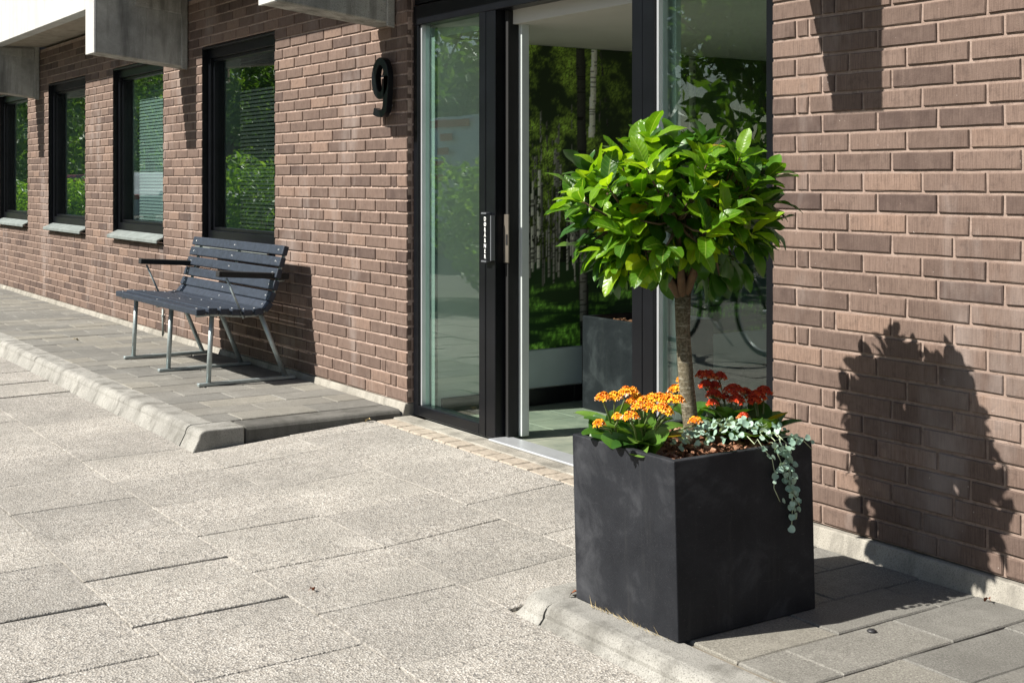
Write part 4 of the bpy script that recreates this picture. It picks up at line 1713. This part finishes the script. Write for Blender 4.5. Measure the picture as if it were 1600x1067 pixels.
def leafy(name, parent, blobs, n, size, mat, seed):
    r = np.random.default_rng(seed)
    V, Fc, T = [], [], []
    W_ = np.array([b[1][0] * b[1][1] * b[1][2] for b in blobs])
    W_ = W_ / W_.sum()
    idx = r.choice(len(blobs), n, p=W_)
    for i in range(n):
        c, rr = blobs[idx[i]]
        d = r.normal(size=3)
        d /= np.linalg.norm(d)
        k = r.uniform(.35, 1) ** .4
        p = np.array(c) + d * np.array(rr) * k
        nrm = d + r.normal(size=3) * .7
        nrm /= np.linalg.norm(nrm)
        a = np.cross(nrm, r.normal(size=3))
        a /= np.linalg.norm(a) + 1e-9
        b = np.cross(nrm, a)
        s = size * r.uniform(.6, 1.3)
        q = len(V)
        V += [tuple(p - a * s), tuple(p + b * s * .45 + nrm * s * .1), tuple(p + a * s), tuple(p - b * s * .45 + nrm * s * .1)]
        Fc.append((q, q + 1, q + 2, q + 3))
        T += [float(np.clip(r.normal(.5, .25), 0, 1))] * 4
    me = raw_mesh(name, V, Fc, mat)
    me.attributes.new('tone', 'FLOAT', 'POINT').data.foreach_set('value', T)
    return link(name, me, parent)


def shrub(x, y, rx, ry, h, seed, label):
    t = thing('shrub', (x, y, -.07), label, 'shrub', 'shrubs across the street')
    r = random.Random(seed)
    blobs = [((x + r.uniform(-.6, .6) * rx, y + r.uniform(-.5, .5) * ry, r.uniform(.35, .75) * h), (rx * .55, ry * .6, h * .33)) for _ in range(7)]
    leafy('foliage', t, blobs, 5200, .055, M['shrub'], seed)
    st_ = MB()
    for b, _ in blobs:
        st_.tube([(x + r.uniform(-.15, .15), y + r.uniform(-.15, .15), -.08), (b[0], b[1], b[2] * .6), b], [.022, .015, .006], 6)
    st_.build('stem', M['twig'], t, 0, True)


shrub(-15.2, -4.4, 1.5, .8, 1.75, 1, 'bright green rounded shrub mirrored in the window above the bench')
shrub(-9.2, -4.5, 1.5, .8, 1.62, 2, 'loose green shrub mirrored in the fixed pane beside the door')
shrub(-25.5, -4.6, 1.8, .8, 1.35, 3, 'low green shrub mirrored in the second window from the far end')
shrub(-34.0, -4.8, 2.6, .9, 1.3, 4, 'wide green shrub mirrored in the farthest window')


def far_tree(x, y, h, cr, seed, label, mat):
    t = thing('street_tree', (x, y, -.08), label, 'tree', 'trees across the street')
    r = random.Random(seed)
    tr = MB().tube([(x, y, -.1), (x + .1, y, h * .3), (x, y + .1, h * .62)], [.24, .18, .10], 10)
    tko = tr.build('trunk', M['twig'], t, 0, True)
    blobs = []
    lm = MB()
    for i in range(11):
        a = i * 2.4
        b = (x + math.cos(a) * cr * r.uniform(.2, .75), y + math.sin(a) * cr * r.uniform(.2, .75), h * r.uniform(.30, .88))
        blobs.append((b, (cr * r.uniform(.35, .5), cr * r.uniform(.35, .5), h * r.uniform(.12, .18))))
        lm.tube([(x, y, h * .25 + .3 * i * .2), b], [.07, .02], 6)
    lm.build('limb', M['twig'], tko, 0, True)
    leafy('crown', t, blobs, 8000, .17, mat, seed)


tl = ['broad dark green tree at the near end of the row across the street', 'tall green tree behind the white van', 'light green tree beside the parked white car',
      'dense tree standing between the two parked cars', 'wide tree behind the silver car', 'tall tree at the far end of the row across the street', 'spreading tree closing the far street end']
for i, (x, y, h, cr) in enumerate(((-9, -15, 8, 3.6), (-16, -16, 9, 3.8), (-24, -15, 7.5, 3.6), (-32, -16, 9, 4.0), (-41, -17, 8.5, 4.2), (-52, -18, 10, 5.0), (-66, -19, 11, 6.0))):
    far_tree(x, y, h, cr, 60 + i, tl[i], M['treeleaf'])
tag(leafy('wood', None, [((x, -27 + .06 * (x + 60) * (x < -60), 4.0 - .01 * x), (6.5 - .03 * x, 2.5, 5.0 - .02 * x)) for x in range(-240, 12, 8)], 40000, .5, M['treeleaf'], 91), 'dense wood edge closing the view across the street', 'wood', kind='stuff')


def car(name, label, x, y, rz, L, H, W_, col, group, van=False):
    t = thing(name, (x, y, -.07), label, 'van' if van else 'car', group)
    Mx = Matrix.Translation((x, y, -.07)) @ Matrix.Rotation(rz, 4, 'Z')
    paint = m_plain(name + '_paint', col, .25, 0, .6, .03)
    dark = m_plain(name + '_glass', (.02, .025, .03), .08)
    if van:
        side = [(-.5, .22), (-.5, .93), (-.49, .99), (.24, 1.0), (.34, .97), (.42, .62), (.49, .52), (.5, .22)]
        glass = [(.25, .90), (.335, .90), (.405, .63), (.25, .60)]
    else:
        side = [(-.5, .24), (-.5, .58), (-.46, .66), (-.36, .69), (-.27, .94), (-.12, 1.0), (.06, .98), (.24, .68), (.44, .60), (.5, .46), (.5, .22)]
        glass = [(-.25, .90), (-.11, .955), (.05, .935), (.20, .70), (-.31, .72)]
    def sec(px, pz):
        return W_ / 2 * (1 - .16 * max(0, (pz - .62) / .38) - .10 * max(0, abs(px) - .42) / .08)
    n = len(side)
    V = []
    for sg in (-1, 1):
        for px, pz in side:
            V.append(Mx @ Vector((px * L, sg * sec(px, pz), pz * H)))
    Fc = [tuple(range(n)), tuple(range(n, 2 * n))[::-1]] + [(i, n + i, n + (i + 1) % n, (i + 1) % n) for i in range(n)]
    body = MB().add(V, Fc).build('body', paint, t, .03, True, 2)
    for sg in (-1, 1):
        g_ = MB().add([Mx @ Vector((px * L, sg * (sec(px, pz) + .006), pz * H)) for px, pz in glass], [tuple(range(len(glass)))])
        g_.build('side_window', dark, body)
    fw = [(.062, .965), (.232, .70)] if not van else [(.343, .955), (.415, .64)]
    ws = MB().add([Mx @ Vector((fw[0][0] * L + .012, -.36 * W_, fw[0][1] * H)), Mx @ Vector((fw[1][0] * L + .012, -.42 * W_, fw[1][1] * H)),
                   Mx @ Vector((fw[1][0] * L + .012, .42 * W_, fw[1][1] * H)), Mx @ Vector((fw[0][0] * L + .012, .36 * W_, fw[0][1] * H))], [(0, 1, 2, 3)])
    ws.build('windscreen', dark, body)
    for px in (-.31, .31):
        for sg in (-1, 1):
            c = Mx @ Vector((px * L, sg * (W_ / 2 - .10), .31))
            tyre = MB()
            ax = Mx.to_3x3() @ Vector((0, 1, 0))
            tyre.tube([c - ax * .10, c - ax * .09, c + ax * .09, c + ax * .10], [.27, .31, .31, .27], 22)
            wh = tyre.build('wheel', M['rubber'], t)
            MB().tube([c + ax * sg * .101, c + ax * sg * .106], [.19, .17], 16).build('rim', M['alu'], wh)
    for sg in (-1, 1):
        MB().obox(Mx @ Vector((.495 * L, sg * .36 * W_, .52 * H if not van else .42 * H)), (.05, .26, .10), Mx.to_3x3()).build('headlight', M['alu'], t, .01)
        MB().obox(Mx @ Vector((-.498 * L, sg * .40 * W_, .56 * H), ), (.04, .16, .14 if not van else .4), Mx.to_3x3()).build('tail_light', m_plain('tail_red', (.35, .01, .01), .3), t, .01)
    return t, Mx


car('parked_car', 'white parked car mirrored in the window above the bench', -28.2, -8.6, 0, 4.5, 1.66, 1.8, (.75, .76, .76), 'cars parked across the street')
car('parked_car', 'silver grey parked car mirrored in the narrow middle window', -35.0, -8.6, math.pi, 4.4, 1.60, 1.8, (.42, .44, .46), 'cars parked across the street')
car('parked_car', 'dark red parked car farther along the opposite kerb', -42.5, -8.7, 0, 4.3, 1.55, 1.76, (.20, .012, .015), 'cars parked across the street')
vn, Mv = car('delivery_van', 'white delivery van with red stripe blocks mirrored beside the door', -15.7, -9.6, math.radians(2), 6.2, 2.55, 2.0, (.78, .80, .82), None, True)
red = m_plain('van_red', (.60, .02, .02), .35)
for i, zz_ in enumerate((2.40, 2.15, 1.90, 1.65, 1.40)):
    mbx = MB().obox(Mv @ Vector((-1.55 - .05 * i, 1.005 - .10 * max(0, (zz_ / 2.55 - .62) / .38) * 1.6, zz_)), (.42 if i else 1.5, .012, .13), Mv.to_3x3())
    mbx.build('red_block', red, vn)

# bicycle parked just outside the frame, seen in the right-hand pane
bk = thing('bicycle', (-4.3, -3.55, -.03), 'black bicycle mirrored in the pane behind the tree', 'bicycle')
bzz = street_z(0, -3.5) - .004
rimM, tyM = M['alu'], M['rubber']
for wx in (-4.82, -3.76):
    c = (wx, -3.52, bzz + .345)
    prof = [(.325 + .018 * math.cos(a), .018 * math.sin(a)) for a in [k * math.pi / 5 for k in range(11)]]
    wh = MB().lathe(c, prof, 40, 'y').build('wheel', tyM, bk, 0, True)
    MB().lathe(c, [(.308, -.010), (.300, 0), (.308, .010), (.314, 0), (.308, -.010)], 40, 'y').build('rim', rimM, wh, 0, True)
    sp2 = MB()
    for k in range(20):
        a = k * math.pi / 10
        sp2.tube([(c[0] + .02 * math.cos(a + .6), c[1], c[2] + .02 * math.sin(a + .6)), (c[0] + .303 * math.cos(a), c[1], c[2] + .303 * math.sin(a))], .0013, 4, False)
    sp2.tube([(c[0], c[1] - .05, c[2]), (c[0], c[1] + .05, c[2])], .018, 10)
    sp2.build('spokes', rimM, wh)
    fd = MB()
    for k in range(14):
        a0, a1 = .2 + k * .2, .2 + (k + 1) * .2
        fd.obox((c[0] + .365 * math.cos((a0 + a1) / 2), c[1], c[2] + .365 * math.sin((a0 + a1) / 2)), (.006, .05, .08), Matrix.Rotation(-(a0 + a1) / 2, 3, 'Y'))
    fd.build('mudguard', M['black'], wh)
fb_ = MB()
P_ = {'bb': (-4.36, -3.52, bzz + .30), 'st': (-4.50, -3.52, bzz + .80), 'ht': (-3.98, -3.52, bzz + .86), 'hb': (-3.94, -3.52, bzz + .66), 'ra': (-4.82, -3.52, bzz + .345), 'fa': (-3.76, -3.52, bzz + .345)}
for a_, b_, r_ in (('bb', 'st', .016), ('bb', 'hb', .018), ('st', 'ht', .016), ('ht', 'hb', .019), ('bb', 'ra', .011), ('st', 'ra', .010), ('hb', 'fa', .013)):
    fb_.tube([P_[a_], P_[b_]], r_, 10)
fb_.build('frame', M['black'], bk, 0, True)
MB().tube([P_['st'], (-4.53, -3.52, bzz + .93)], .012, 8).build('seat_post', M['alu'], bk, 0, True)
MB().prism([(-4.66, -3.60), (-4.62, -3.615), (-4.50, -3.555), (-4.40, -3.54), (-4.40, -3.50), (-4.50, -3.485), (-4.62, -3.425), (-4.66, -3.44)], 'z', bzz + .93, bzz + .975).build('saddle', M['rubber'], bk, .012, True, 2)
MB().tube([P_['ht'], (-4.00, -3.52, bzz + .98), (-3.96, -3.52, bzz + 1.0)], .012, 8).build('handlebar_stem', M['alu'], bk, 0, True)
MB().tube([(-4.14, -3.80, bzz + 1.02), (-4.02, -3.74, bzz + 1.03), (-3.96, -3.60, bzz + 1.0), (-3.96, -3.44, bzz + 1.0), (-4.02, -3.30, bzz + 1.03), (-4.14, -3.24, bzz + 1.02)], .011, 8).build('handlebar', M['alu'], bk, 0, True)
MB().lathe(P_['bb'], [(.02, -.03), (.085, -.03), (.085, -.024), (.02, -.024)], 24, 'y').build('chainring', M['alu'], bk)
MB().tube([(-4.36, -3.56, bzz + .30), (-4.30, -3.57, bzz + .145)], .009, 8).build('crank', M['alu'], bk, 0, True)
MB().tube([(-4.36, -3.48, bzz + .30), (-4.42, -3.47, bzz + .455)], .009, 8).build('crank', M['alu'], bk, 0, True)
MB().tube([(-4.40, -3.52, bzz + .26), (-4.38, -3.75, bzz + .01)], .009, 8).build('kickstand', M['alu'], bk, 0, True)
